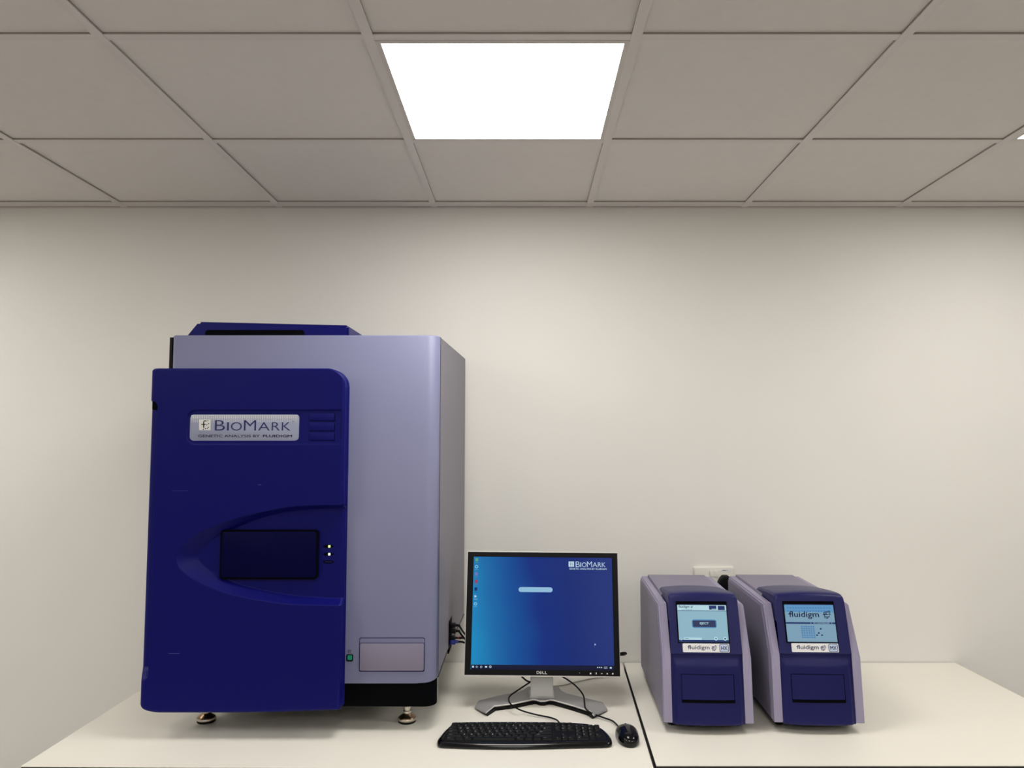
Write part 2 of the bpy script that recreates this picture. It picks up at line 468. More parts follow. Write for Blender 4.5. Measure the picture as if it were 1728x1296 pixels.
# back strip to close
for (x, y) in xs_c: V.append((min(x, XR - .002), max(y, 2.253), Z_TOP))
for (x, y) in xs_c: V.append((min(x, XR - .002), max(y, 2.253), cov_bottom(x)))
for j in range(3):
    for i in range(m_ - 1):
        F.append((j * m_ + i, j * m_ + i + 1, (j + 1) * m_ + i + 1, (j + 1) * m_ + i))
for i in range(m_ - 1): F.append((4 * m_ + i, 4 * m_ + i + 1, i + 1, i))
F.append((0, m_, 2 * m_, 3 * m_, 4 * m_))
obj('front_cover', (V, F), M_LILAC, an, smooth=True, angle=50)
obj('cover_seam', join(box(XR - .0012, XR + .0009, 2.2535, 2.2560, Z_COV + .014, Z_TOP - .002)), M_NAVYD, an)
obj('side_gasket', box(XL - .004, XL + .005, D_BODY + .003, 2.256, Z_COV, Z_TOP - .006, .001), M_BLACK, an)
# black base skirt
sk = [(XL + .02, 2.235), (XR - r - .004, 2.235 - .013)]
for i in range(9):
    a = math.radians(90 * i / 8); sk.append((XR - .003 - r + r * math.sin(a), D_BODY + .002 + r - r * math.cos(a)))
sk += [(XR - .003, 2.262), (XL + .02, 2.262)]
obj('base_skirt', prism(sk, Z_SK, Z_COV + 0.003), M_BLACKM, an)
obj('base_edge', box(XR - .0035, XR - .0015, 2.262, 2.268, Z_SK + .004, Z_COV + .004), M_SILVER, an)
obj('chassis', join(box(XL + .05, XR - .06, 2.262, D_BACK - .03, CAMZ - .715, CAMZ - .668)), M_BLACK, an)

# levelling feet
def level_foot(px, py, ztop, d=None):
    p = PZ(px, py, TABLE)
    x, y = (p.x, p.y) if d is None else d
    M = Matrix.Translation((x, y, TABLE))
    h = ztop - TABLE
    f = obj('levelling_foot', lathe([(.024, .0), (.0262, .002), (.0262, .0065)], M), M_BLACK, an, smooth=True)
    obj('pad', lathe([(.0262, .0062), (.0268, .010), (.0262, .0135), (.022, .018), (.013, .024), (.0115, .027)], M), M_BRONZE, f, smooth=True)
    obj('rim', lathe([(.0266, .0075), (.0274, .0085), (.0274, .0125), (.0266, .0138)], M), M_STEEL, f, smooth=True)
    obj('stem', join(lathe([(.0115, .0265), (.0115, .033), (.0085, .034), (.0085, .039), (.0105, .040), (.0105, .046), (.007, .047), (.007, h + .004)], M)), M_STEEL, f, smooth=True)
    return f
level_foot(687, 1218, Z_SK); level_foot(348, 1217.5, CAMZ - 0.72)
level_foot(0, 0, CAMZ - .70, (-.93, 2.80)); level_foot(0, 0, CAMZ - .70, (-.36, 2.80))

# --- door: one moulded surface
FD = Frame((0, D_DOOR, CAMZ), (1, 0, 0), (0, 0, 1))
def dpt(px, py): return FD.uv(px, py)
dxl, dxr = -1.073, dpt(582.3, 640)[0]
ztop_d = dpt(450, 621.3)[1]
ctrl = [(-1.10, dpt(262, 1203.8)[1]), (dpt(290, 1203)[0], dpt(290, 1204)[1]), (dpt(393, 1204)[0], dpt(393, 1204)[1]), (dpt(463, 1203)[0], dpt(463, 1203)[1]), (dpt(567, 1199.5)[0], dpt(567, 1199.3)[1]), (-.50, dpt(575, 1199)[1])]
st = 0.0016
nx = int((dxr - dxl) / st); X = np.linspace(dxl, dxr, nx)
# finer columns near both edges
tt = np.linspace(0, 1, nx); X = dxl + (dxr - dxl) * (tt - 0.012 * np.sin(2 * np.pi * tt))
zb = np.interp(X, [c[0] for c in ctrl], [c[1] for c in ctrl])
rb = 0.06; t = np.clip((dxl + rb - X) / rb, 0, 1); zb = zb + 0.022 * (1 - np.sqrt(np.clip(1 - t ** 2, 0, 1)))
zt = np.full(nx, ztop_d)
rt = 0.052; t = np.clip((X - (dxr - rt)) / rt, 0, 1); zt = zt - rt * (1 - np.sqrt(np.clip(1 - t ** 2, 0, 1)))
t = np.clip((dxl + .02 - X) / .02, 0, 1); zt = zt - .006 * (1 - np.sqrt(np.clip(1 - t ** 2, 0, 1)))
nz = int((ztop_d - zb.min()) / st)
ss = np.linspace(0, 1, nz); ss = ss - 0.006 * np.sin(2 * np.pi * ss)
ZZ = zb[None, :] + (zt - zb)[None, :] * ss[:, None]
XX = np.repeat(X[None, :], nz, 0)
def dist_poly(poly):
    d = np.full(XX.shape, 9.0)
    for (a, b), (c, e) in zip(poly[:-1], poly[1:]):
        dx, dz = c - a, e - b; L = dx * dx + dz * dz
        k = np.clip(((XX - a) * dx + (ZZ - b) * dz) / L, 0, 1)
        d = np.minimum(d, np.hypot(XX - a - k * dx, ZZ - b - k * dz))
    return d
def inside(poly):
    r_ = np.zeros(XX.shape, bool); n_ = len(poly)
    for i in range(n_):
        (a, b), (c, e) = poly[i], poly[(i + 1) % n_]
        if b == e: continue
        cond = ((b > ZZ) != (e > ZZ)) & (XX < (c - a) * (ZZ - b) / (e - b) + a)
        r_ ^= cond
    return r_
def sm(t): t = np.clip(t, 0, 1); return t * t * (3 - 2 * t)
def cr2(pts):
    return [(q.x, q.y) for q in spline([(a, b, 0) for a, b in pts], 8)]
outer = cr2([dpt(*p) for p in ((600, 852.5), (574, 852.5), (522, 853), (477, 857), (428, 867), (387, 878.5), (341.5, 896), (314, 914), (300, 931), (297, 943), (303, 959), (321, 974), (352, 990), (394, 1004.5), (463, 1017), (515, 1021), (571, 1022), (600, 1022))])
inner = cr2([dpt(*p) for p in ((600, 858), (574, 858.5), (498, 863), (446, 873), (400, 889), (359, 909), (335, 928), (327, 941), (335, 956), (359, 973), (400, 990), (463, 1004), (515, 1010.5), (571, 1013), (600, 1013))])
io, ii = inside(outer), inside(inner); do, di = dist_poly(outer), dist_poly(inner)
DEP = np.zeros(XX.shape)
tq = np.where(ii, 1.0, np.where(io, do / (do + di + 1e-9), 0.0))
DEP += 0.029 * tq
# badge band: shallow step running off the right edge
def sd_rr(x0, z0, x1, z1, r_):
    cx, cz = (x0 + x1) / 2, (z0 + z1) / 2; hx, hz = (x1 - x0) / 2 - r_, (z1 - z0) / 2 - r_
    qx, qz = np.abs(XX - cx) - hx, np.abs(ZZ - cz) - hz
    return np.hypot(np.maximum(qx, 0), np.maximum(qz, 0)) + np.minimum(np.maximum(qx, qz), 0) - r_
A = dpt(313.5, 750.5); B = dpt(577, 691.5)
sd = sd_rr(A[0], A[1], B[0] + 0.0, B[1], 0.026)
# square off the right-hand end
sd2 = np.maximum(np.maximum(np.abs(ZZ - (A[1] + B[1]) / 2) - (B[1] - A[1]) / 2, XX - B[0]), (A[0] + B[0]) / 2 - XX)
sd = np.minimum(sd, sd2)
slope = np.clip((ZZ - A[1]) / (B[1] - A[1]), 0, 1)
DEP += np.clip(-sd / 0.0022, 0, 1) * (0.0006 + 0.0042 * slope)
# finger grip channel down the left edge
gz0, gz1 = dpt(250, 1150)[1], dpt(262, 676)[1]
gw = 0.0235 + (dxl * 0)
gx = dxl + 0.024
rg = 0.020
dz_ = np.maximum(np.maximum(gz0 + rg - ZZ, ZZ - (gz1 - rg)), 0) / rg
gl = gx - XX
xe = np.where(dz_ < 1, gw * np.sqrt(np.clip(1 - dz_ ** 2, 0, 1)), 0)
ing = np.clip((xe - (XX - dxl)) / 0.0025, 0, 1)
bowl = np.clip((ZZ - gz0) / 0.032, 0, 1)
chan = ing * 0.036 * (0.05 + 0.95 * sm(bowl))
DEP += chan
# rounded rim
def rnd(dist, r_):
    q_ = np.clip(r_ - dist, 0, r_); return r_ - np.sqrt(np.maximum(r_ * r_ - q_ * q_, 0))
DEP += rnd(XX - dxl, 0.016) * 0.8 + rnd(dxr - XX, 0.0085) + rnd(zt[None, :] - ZZ, 0.006) + rnd(ZZ - zb[None, :], 0.008)
# the moulding bows gently: deepest towards the lower left
u_ = (XX - dxl) / (dxr - dxl)
YY = D_DOOR + np.minimum(DEP, 0.052)
# the channel's outer wall flares outward
XX2 = XX - 0.42 * chan * np.clip(1 - (XX - dxl) / .020, 0, 1)
verts = np.stack([XX2.ravel(), YY.ravel(), (ZZ + CAMZ).ravel()], 1)
idx = np.arange(nz * nx).reshape(nz, nx)
q4 = np.stack([idx[:-1, :-1].ravel(), idx[:-1, 1:].ravel(), idx[1:, 1:].ravel(), idx[1:, :-1].ravel()], 1)
loop = list(idx[0, :]) + list(idx[1:, -1]) + list(idx[-1, :-1][::-1]) + list(idx[1:-1, 0][::-1])
nb = len(verts); back = verts[loop].copy(); back[:, 1] = D_BODY - 0.0015
verts = np.vstack([verts, back]); L_ = len(loop)
faces = q4.tolist() + [[loop[(i + 1) % L_], loop[i], nb + i, nb + (i + 1) % L_] for i in range(L_)] + [[nb + i for i in range(L_)]]
inv = MW[an].inverted(); tr = inv.translation
me = bpy.data.meshes.new('door'); me.from_pydata((verts + np.array(tr)[None, :]).tolist(), [], faces)
me.polygons.foreach_set('use_smooth', [True] * len(me.polygons))
me.materials.append(M_NAVY)
door = bpy.data.objects.new('door', me); C.objects.link(door); door.parent = an; MW[door] = MW[an].copy()
# dark seal line at the door's left edge
obj('door_seal', box(dxl + .0016, dxl + .0046, D_DOOR + .010, D_BODY - .002, CAMZ + gz1 + .004, CAMZ + ztop_d - .006), M_BLACK, door)
obj('door_seal', box(dxl + .0016, dxl + .0056, D_DOOR + .010, D_BODY - .002, CAMZ + zb.min() + .025, CAMZ + gz0 - .004), M_BLACK, door)

obj('grip_recess', box(dxl + .0006, gx - .002, D_DOOR + .012, D_DOOR + .045, CAMZ + gz1 - .026, CAMZ + gz1 + .001, .004), M_BLACKM, door)  # matte black block stands in for the darkness of a deep hole
# --- nameplate
FN = Frame((0, D_DOOR + .0030, CAMZ), (1, 0, 0), (0, 0, 1))
a = FN.uv(320.5, 743.5); b = FN.uv(505.3, 699.5)
npl = obj('nameplate', plate(FN, rrect(a[0], a[1], b[0], b[1], .010), -.001, .0022, .0012), M_PLATE, door, smooth=True)
FN2 = Frame((0, D_DOOR + .0030 - .0022, CAMZ), (1, 0, 0), (0, 0, 1))
s = Sheet(FN2, .0003)
px = 324.0
while px < 503:
    for j, (py, k) in enumerate(((701.5, .85), (704, .8), (706.5, .7), (709, .55), (711.3, .4), (713.3, .25))):
        if not (j > 2 and 336 < px < 503 and False):
            s.rect_px(px - 1.15 * k, py - 1.15 * k, px + 1.15 * k, py + 1.15 * k)
    px += 3.05
s.build('dot_screen', M_PLATEW, npl)
s = Sheet(FN2, .0004); s.rect_px(336, 708, 355.5, 726); s.build('logo_tile', M_PLATEW, npl)
def sc_text(s, x0, y0, x1, y1, small=0.80, off=-.006):
    """B and M tall, the other capitals small"""
    W = [('B', 17.5, 1), ('I', 3.5, small), ('O', 19, small), ('M', 21, 1), ('A', 20, small), ('R', 14, small), ('K', 15, small)]
    g = 3.0; tot = sum(q[1] for q in W) + g * 6; x = x0; k = (x1 - x0) / tot
    for ch, w_, h_ in W:
        s.text_px(ch, x, y1 - (y1 - y0) * h_, x + w_ * k, y1, off); x += (w_ + g) * k
s = Sheet(FN2, .0005); sc_text(s, 362.5, 709.0, 490.5, 726.5)
s.text_px('TM', 492.3, 710.8, 496.3, 712.3)
s.text_px('GENETIC ANALYSIS BY', 334.5, 733.5, 438.5, 737.8, .003); s.text_px('FLUIDIGM', 443.5, 733.5, 493, 737.8, .02)
s.build('lettering', M_PRINT, npl)
def mark_logo(s, cx, cy, sc):
    """dotted f / e shaped emblem"""
    for x0, y0, x1, y1 in ((-.30, -.42, .12, -.30), (-.55, -.06, .25, .07), (-.42, -.34, -.28, -.06), (-.34, .30, .10, .42), (-.42, .07, -.28, .34), (-.10, .14, .30, .24)):
        s.rect_px(cx + x0 * sc, cy + y0 * sc, cx + x1 * sc, cy + y1 * sc)
    for x, y in ((.24, -.38), (.42, -.5), (.42, -.22), (.56, -.36), (.42, .02), (.58, -.05), (.42, .3), (.25, .42), (-.05, .62), (.1, .54), (-.32, .52)):
        s.rect_px(cx + (x - .07) * sc, cy + (y - .07) * sc, cx + (x + .07) * sc, cy + (y + .07) * sc)
def f_logo(s, cx, cy, sc):
    for x0, y0, x1, y1 in ((-.16, -.36, -.04, .36), (-.10, -.46, .22, -.35), (-.38, -.08, .10, .03)):
        s.rect_px(cx + x0 * sc, cy + y0 * sc, cx + x1 * sc, cy + y1 * sc)
    for x, y in ((.36, -.42), (.44, -.1), (.24, .02), (.42, .3), (.3, .42), (.1, .46), (-.12, .54)):
        s.rect_px(cx + (x - .055) * sc, cy + (y - .055) * sc, cx + (x + .055) * sc, cy + (y + .055) * sc)
s = Sheet(FN2, .0006); f_logo(s, 345.5, 716.5, 15); s.build('emblem', M_BLACK, npl)
# three raised bars beside the nameplate
for y0, y1 in ((697.5, 709.5), (713, 726.5), (730, 743)):
    a = FN.uv(522.5, y1); b = FN.uv(564.5, y0)
    zz = .003 * (y1 - 690) / 60
    obj('raised_bar', plate(FN, rrect(a[0], a[1], b[0], b[1], .0015), -.003, .0006 + zz, .0006), M_NAVY, door, smooth=True)
    obj('bar_shadow', plate(FN, rrect(a[0] - .001, a[1] - .0016, b[0] + .0016, b[1] - .004, .0015), -.003, .0001 + zz * .9), M_NAVYD, door)  # darker plate under each bar paints its shadow at right and bottom
# tray door in the recess
FT = Frame((0, D_DOOR + .029, CAMZ), (1, 0, 0), (0, 0, 1))
a = FT.uv(372.5, 976.5); b = FT.uv(538.8, 893.8)
obj('tray_gap', plate(FT, rrect(a[0], a[1], b[0], b[1], .011), -.002, .0105), M_BLACKM, door)
a = FT.uv(375.8, 973.0); b = FT.uv(536.2, 896.2)
obj('tray_door', plate(FT, rrect(a[0], a[1], b[0], b[1], .009), -.001, .0122, .0010), M_NAVYD, door, smooth=True)
for cy, led in ((922.0, M_LEDG), (935.2, M_LEDW), (948.2, None)):
    s_ = []
    for k in range(24):
        t_ = 2 * math.pi * k / 24; cc, sn = math.cos(t_), math.sin(t_)
        s_.append(FT.uv(554.0 + 9.6 * math.copysign(abs(cc) ** 1.0, cc), cy - 2.9 * math.copysign(abs(sn) ** 1.5, sn)))
    e = obj('indicator_recess', plate(FT, s_[::-1] if False else s_, -.002, .0005), M_BLACKM, door)
    if led is not None:
        a = FT.uv(553.9, cy + 2.1); b = FT.uv(557.7, cy - 2.1)
        obj('indicator_lamp', plate(FT, rrect(a[0], a[1], b[0], b[1], .0012), 0, .0012), led, e)
    else:
        a = FT.uv(548.5, cy + .8); b = FT.uv(560, cy - 1.0)
        obj('indicator_lens', plate(FT, rrect(a[0], a[1], b[0], b[1], .001), 0, .0012), M_SILVER if False else M_NAVYC, e)
# light scratches on the door paint
FS = Frame((0, D_DOOR, CAMZ), (1, 0, 0), (0, 0, 1))
for q in ((284, 1102.2, 303, 1103.0), (435, 817.6, 441, 818.6), (290, 828, 318, 828.4)):
    s = Sheet(FS, .00025); s.rect_px(*q); s.build('scratch_mark', M_SCRATCH, door)

# --- grip on the roof
d0 = 2.292
bm = bmesh.new()
hz0 = Z_TOP - .001
def hp(px, py, d=d0): return P(px, py, d)
tl, tr_, rr_ = hp(334, 542.5), hp(588, 548.5), hp(588, 563)
bl = hp(317, 563.5)
fr_ = [Vector((bl.x - .012, d0, hz0)), Vector((rr_.x, d0, hz0)), Vector((tr_.x, d0, tr_.z)), Vector((tl.x, d0, tl.z))]
bk_ = [Vector((q.x, 2.66, q.z)) for q in fr_]
vs = [bm.verts.new(q) for q in fr_ + bk_]
for f in ([0, 1, 2, 3], [7, 6, 5, 4], [1, 5, 6, 2], [2, 6, 7, 3], [3, 7, 4, 0], [0, 4, 5, 1]): bm.faces.new([vs[i] for i in f])
bmesh.ops.recalc_face_normals(bm, faces=bm.faces)
ed = [e for e in bm.edges if max(v.co.z for v in e.verts) > hz0 + .01 and not all(abs(v.co.y - 2.66) < 1e-4 for v in e.verts)]
bmesh.ops.bevel(bm, geom=ed, offset=0.007, segments=4, affect='EDGES')
grip = obj('roof_grip', bm_out(bm), M_NAVY, an, smooth=True)
FG = Frame((0, d0, CAMZ), (1, 0, 0), (0, 0, 1))
a = FG.uv(346, 572); b = FG.uv(514, 556.8)
obj('grip_slot', plate(FG, rrect(a[0], a[1], b[0], b[1], .010), -.002, .0007), M_BLACKM, grip)

# --- small front details of the cover
FB = Frame((0, D_BODY, CAMZ), (1, 0, 0), (0, 0, 1))
a = FB.uv(584.3, 1116); b = FB.uv(596.3, 1104)
btn = obj('power_button', plate(FB, rrect(a[0], a[1], b[0], b[1], .004), -.001, .002, .0008), M_BLACK, an, smooth=True)
a = FB.uv(586.9, 1113.0); b = FB.uv(594.1, 1105.4)
obj('button_cap', plate(FB, rrect(a[0], a[1], b[0], b[1], .001), .001, .0035, .0008), M_GREEN, btn)
s = Sheet(FB, .0004); s.text_px('PC', 586.8, 1096.8, 593.6, 1102.3, .01); s.build('button_lettering', M_WHITE, an)
a = FB.uv(605.5, 1133.6); b = FB.uv(717, 1076)
dd = obj('drive_recess', plate(FB, rrect(a[0], a[1], b[0], b[1], .005), -.001, .0005), M_NAVYC, an)
a2 = FB.uv(606.6, 1132.4); b2 = FB.uv(716.2, 1077.2)
obj('finger_scoop', plate(FB, rrect(a2[0], a2[1], b2[0], b2[1], .0045), 0, .0009), M_LILAC, dd)
a3 = FB.uv(606.6, 1132.2); b3 = FB.uv(716.4, 1084.5)
obj('panel_gap', plate(FB, rrect(a3[0], a3[1], b3[0], b3[1], .004), 0, .0014), M_NAVYC, dd)
a3 = FB.uv(607.4, 1131.0); b3 = FB.uv(715.6, 1085.4)
obj('drive_door', plate(FB, rrect(a3[0], a3[1], b3[0], b3[1], .0035), 0, .0045, .001), M_LILACW, dd, smooth=True)

# --- connector panel low on the right side
sx = lambda d: XR + SH * (d - 2.254)
def sidept(px, py):       # on the flared side
    r_ = ray(px, py); t_ = (XR - SH * 2.254) / (r_.x - SH * r_.y); return Vector((r_.x * t_, r_.y * t_, r_.z * t_ + CAMZ))
A1 = sidept(757.2, 1050); A2 = sidept(762.2, 1040)
zlo1 = sidept(756.6, 1106).z; 
io_v = [(sx(A1.y) + .001, A1.y, A1.z + .0), (sx(A2.y) + .001, A2.y, A1.z + .004), (sx(A2.y) + .001, A2.y, zlo1 + .012), (sx(A1.y) + .001, A1.y, zlo1 + .004)]
V = io_v + [(x - .004, y, z) for x, y, z in io_v]
obj('connector_panel', (V, [[0, 1, 2, 3], [7, 6, 5, 4], [0, 4, 5, 1], [1, 5, 6, 2], [2, 6, 7, 3], [3, 7, 4, 0]]), M_BLACKM, an)
dm = (A1.y + A2.y) / 2

def signal_cable(label, py0, mplug, rest, size, collar=False, L=.030):
    p = P(765, py0, dm); x0 = sx(dm) + .001
    t = thing('cable', label, 'cable', (x0, dm, p.z), 0)
    hw, hh = size
    pl = join(box(x0, x0 + L * .55, dm - hw, dm + hw, p.z - hh, p.z + hh, .0015), tube([(x0 + L * .5, dm, p.z), (x0 + L, dm, p.z - .001)], lambda k: hh * .85 - k * hh * .35, 0, 10))
    obj('plug', pl, mplug, t, smooth=True)
    pts = [(x0 + L - .002, dm, p.z - .001)] + [tuple(P(*q)) for q in rest]
    obj('cord', tube(pts, .0031, 8, 8), M_BLACK, t, smooth=True)
    if collar: obj('collar', box(x0 + L, x0 + L + .010, dm - .004, dm + .004, p.z - .004, p.z + .003, .001), M_RED, t)
signal_cable('black cable, topmost of those plugged into the side of the tall machine', 1055, M_BLACK, [(783, 1068, 2.47), (800, 1085, 2.50), (840, 1100, 2.55), (880, 1090, 2.60)], (.012, .006))
signal_cable('black cable in the side of the tall machine, just below the topmost one', 1064.5, M_BLACK, [(781, 1074, 2.49), (800, 1092, 2.52), (840, 1104, 2.58), (870, 1095, 2.63)], (.012, .006))
signal_cable('black cable with an orange red collar in the side of the tall machine', 1076, M_BLACK, [(786, 1078, 2.50), (810, 1092, 2.56), (840, 1100, 2.63), (860, 1095, 2.70)], (.012, .005), True, .026)
signal_cable('black cable with a blue plug, lowest of those in the side of the tall machine', 1082.5, M_BLUEP, [(785, 1085, 2.47), (810, 1100, 2.53), (850, 1108, 2.60), (880, 1095, 2.64)], (.014, .007), False, .030)

# ================================================================== MONITOR
BT = P(914.8, 1140.2, 2.40); TP = P(915.5, 931.5, 2.475)
roll = math.radians(0.55)
ux = Vector((math.cos(roll), 0, -math.sin(roll)))
FM = Frame(BT, ux, TP - BT)
mon = thing('monitor', 'black bezelled flat monitor with blue desktop on a silver stand beside the tall machine', 'monitor', (BT.x, 2.50, TABLE))
o_ = [FM.uv(783.6, 1139.0), FM.uv(1046.3, 1141.3), FM.uv(1041.8, 932.8), FM.uv(789.8, 931.6)]
x0 = (o_[0][0] + o_[3][0]) / 2; x1 = (o_[1][0] + o_[2][0]) / 2; y0 = (o_[0][1] + o_[1][1]) / 2; y1 = (o_[2][1] + o_[3][1]) / 2
i_ = [FM.uv(795.5, 1129.0), FM.uv(1036.0, 1131.0), FM.uv(1032.3, 941.8), FM.uv(799.5, 940.0)]
sx0 = (i_[0][0] + i_[3][0]) / 2; sx1 = (i_[1][0] + i_[2][0]) / 2; sy0 = (i_[0][1] + i_[1][1]) / 2; sy1 = (i_[2][1] + i_[3][1]) / 2
e_ = .0012
def ringplate(fr, o, i, z0, z1):
    V = []; F = []
    for z in (z0, z1):
        for (a, b, c, d) in (o, i): V += [(a, b, z), (c, b, z), (c, d, z), (a, d, z)]
    for k in range(4):
        l = (k + 1) % 4
        F += [(8 + k, 8 + l, 12 + l, 12 + k), (k, 4 + k, 4 + l, l), (k, l, 8 + l, 8 + k), (4 + k, 12 + k, 12 + l, 4 + l)]
    return xf((V, F), fr.M)
hs = obj('housing', join(ringplate(FM, (x0 - e_, y0 - .0032, x1 + e_, y1 + .0030), (x0, y0, x1, y1), -.022, -.001)), M_SILVERL, mon)
obj('bezel', ringplate(FM, (x0, y0, x1, y1), (sx0 - .001, sy0 - .001, sx1 + .001, sy1 + .001), -.020, .0), M_BLACK, mon)
obj('bezel_lip', ringplate(FM, (sx0 - .0035, sy0 - .003, sx1 + .003, sy1 + .001), (sx0 - .001, sy0 - .0018, sx1 + .001, sy1 + .001), -.004, .0005), M_GLOSS, mon)
bk = join(plate(FM, rrect(x0 + .001, y0 + .001, x1 - .001, y1 - .001, .004), -.030, -.021), plate(FM, rrect(x0 + .04, y0 + .06, x1 - .04, y1 - .05, .02), -.055, -.029))
obj('back_shell', bk, M_BLACK, mon)
scr = obj('screen', plate(FM, [(sx0 - .001, sy0 - .001), (sx1 + .001, sy0 - .001), (sx1 + .001, sy1 + .001), (sx0 - .001, sy1 + .001)], -.006, -.003), M_SCREEN, mon)
# the picture's gradient follows the panel's own width and height: mesh kept in panel space
inv = FM.M.inverted() @ MW[scr]
for v in scr.data.vertices: v.co = inv @ v.co
loc = MW[mon].inverted() @ FM.M
scr.matrix_parent_inverse = Matrix.Identity(4); scr.matrix_local = loc
MW[scr] = MW[mon] @ loc
FSc = Frame(FM.o - FM.n * .003, FM.ux, FM.uy)
G_W = glow('picture white', 200, 225, 240, .9); G_TB = glow('picture taskbar', 8, 14, 48, .9); G_PILL = glow('picture pale blue', 150, 195, 225, .9)
G_GRN = glow('picture green', 90, 165, 120, .9); G_RED = glow('picture red', 170, 60, 90, .8); G_CY = glow('picture cyan', 120, 195, 230, .9); G_DK = glow('picture dark blue', 14, 40, 100, .9); G_PUR = glow('picture violet', 110, 120, 190, .9)
s = Sheet(FSc, .0002); s.quad_px((795, 1130), (1036.5, 1132), (1036.5, 1123.4), (795, 1121.4)); s.build('taskbar', G_TB, scr)
s = Sheet(FSc, .0004)
sc_text(s, 971.5, 947.6, 1021.5, 956.8, .82, -.008); s.text_px('GENETIC ANALYSIS BY FLUIDIGM', 960.5, 959.0, 1023.5, 961.2, .01)
s.rect_px(959.5, 947.5, 968.6, 956.4)
s.build('wallpaper_lettering', G_W, scr)
s = Sheet(FSc, .0005)
for k in range(2): s.rect_px(962.2 + 3 * k, 948.5, 962.7 + 3 * k, 955.6)
s.rect_px(961, 951.6, 967.5, 952.1); s.build('wallpaper_emblem', G_DK, scr)
s = Sheet(FSc, .0004); s.pill_px(875, 991.2, 932.5, 998.9); s.build('search_bar', G_PILL, scr)
s = Sheet(FSc, .0005); s.rect_px(882, 994.6, 908, 995.5); s.disc_px(879, 995, 1.1); s.build('search_text', G_CY, scr)
for (cy, g) in ((944.5, G_GRN), (956.2, G_CY), (968.5, G_PUR), (981, G_RED), (994, G_DK), (1006.3, G_W), (1019, G_CY)):
    cx = 804.6 - (cy - 944) * .03
    s = Sheet(FSc, .0004)
    if g in (G_CY,): s.ring_px(cx, cy, 2.9, 1.5)
    elif g is G_W: s.quad_px((cx - 2, cy - 2.6), (cx + 2, cy), (cx - 2, cy + 2.4), (cx - 2, cy))
    else: s.pill_px(cx - 2.4, cy - 2.7, cx + 2.4, cy + 2.7, .0008); 
    s.rect_px(cx - 3.4, cy + 4.6, cx + 3, cy + 5.1)
    s.build('desktop_icon', g, scr)
def icon(draw):
    s = Sheet(FSc, .0004); draw(s); s.build('taskbar_icon', G_W, scr)
icon(lambda s: s.rect_px(796.8, 1123.6, 799.8, 1126.6)); icon(lambda s: s.ring_px(804.5, 1125.3, 1.6, .5)); icon(lambda s: s.ring_px(812, 1125.4, 1.7, .6))
icon(lambda s: s.rect_px(818.4, 1124, 822, 1126.6)); icon(lambda s: s.ring_px(827.5, 1125.2, 2, .9))
for x_ in (1008.5, 1012, 1015): icon(lambda s: s.rect_px(x_ - 1, 1125.4, x_ + 1, 1127.2))
icon(lambda s: s.pill_px(1029, 1125.6, 1032.3, 1128.2, .0005))
s = Sheet(FSc, .0004); s.rect_px(1019, 1125.2, 1025, 1125.9); s.rect_px(1019, 1127.4, 1025, 1128.0); s.build('clock_lettering', G_W, scr)
s = Sheet(FSc, .0004); s.quad_px((1003.4, 1085.6), (1003.4, 1089.4), (1004.6, 1088.6), (1005.6, 1088.0)); s.build('cursor', G_W, scr)
# brand letters on the lower bezel
s = Sheet(FM, .0006)
for ch, a_, b_, yy in (('D', 905.5, 910.3, (1132.2, 1137.2)), ('E', 910.2, 914.6, (1132.6, 1136.9)), ('L', 915.2, 918.8, (1132.6, 1137.4)), ('L', 919.4, 923.2, (1132.7, 1137.5))):
    n0 = len(s.V); s.text_px(ch, a_, yy[0], b_, yy[1], .03)
    if ch == 'E':                     # the E leans
        q = s.V[n0:]; mx_ = sum(p[0] for p in q) / len(q); my_ = sum(p[1] for p in q) / len(q); ca, sa = math.cos(.62), math.sin(.62)
        s.V[n0:] = [(mx_ + (p[0] - mx_) * ca - (p[1] - my_) * sa, my_ + (p[0] - mx_) * sa + (p[1] - my_) * ca, p[2]) for p in q]
s.build('bezel_lettering', M_SILVERL, mon)
for cx in (996.5, 1006.0, 1015.5, 1024.7, 1034.0):
    a = FM.uv(cx - 3.2, 1139.3); b = FM.uv(cx + 3.2, 1133.4)
    bb = obj('menu_button', plate(FM, rrect(a[0], a[1], b[0], b[1], .001), -.001, .0008), M_GLOSS, mon)
    s = Sheet(FM, .0010)
    if cx < 1000: s.rect_px(cx - 1.2, 1135.4, cx + 1.2, 1137.6)
    elif cx < 1010: s.rect_px(cx - .7, 1134.8, cx + .7, 1138)
    elif cx < 1020: s.rect_px(cx - 1.4, 1136.2, cx + 1.4, 1137.0)
    elif cx < 1030: s.disc_px(cx, 1136.9, 1.0)
    else: s.disc_px(cx, 1137, 1.3)
    s.build('button_symbol', M_LABEL, bb)
s = Sheet(FM, .0006); s.disc_px(978, 1135.6, .6); s.build('light_sensor', M_SILVER, mon)
# neck and foot
a = P(895.5, 1140, 2.455); b = P(933.3, 1140, 2.455)
nb_ = P(914, 1177.2, 2.445)
neck = [(a.x, 2.447, TABLE + .022), (b.x, 2.447, TABLE + .022), (b.x, 2.500, TABLE + .022), (a.x, 2.500, TABLE + .022)]
nh = BT.z + .16
V = neck + [(x, y + .012, nh) for x, y, z in neck]
bm = bmesh.new(); vv = [bm.verts.new(q) for q in V]
for f in ([3, 2, 1, 0], [4, 5, 6, 7], [0, 1, 5, 4], [1, 2, 6, 5], [2, 3, 7, 6], [3, 0, 4, 7]): bm.faces.new([vv[i] for i in f])
bmesh.ops.bevel(bm, geom=bm.edges[:], offset=.0025, segments=2, affect='EDGES')
obj('neck', bm_out(bm), M_SILVER, mon, smooth=True)
obj('neck_collar', box(a.x - .004, b.x + .004, 2.452, 2.515, TABLE + .012, TABLE + .0235, .002), M_SILVER, mon, smooth=True)
ZB = TABLE + .017
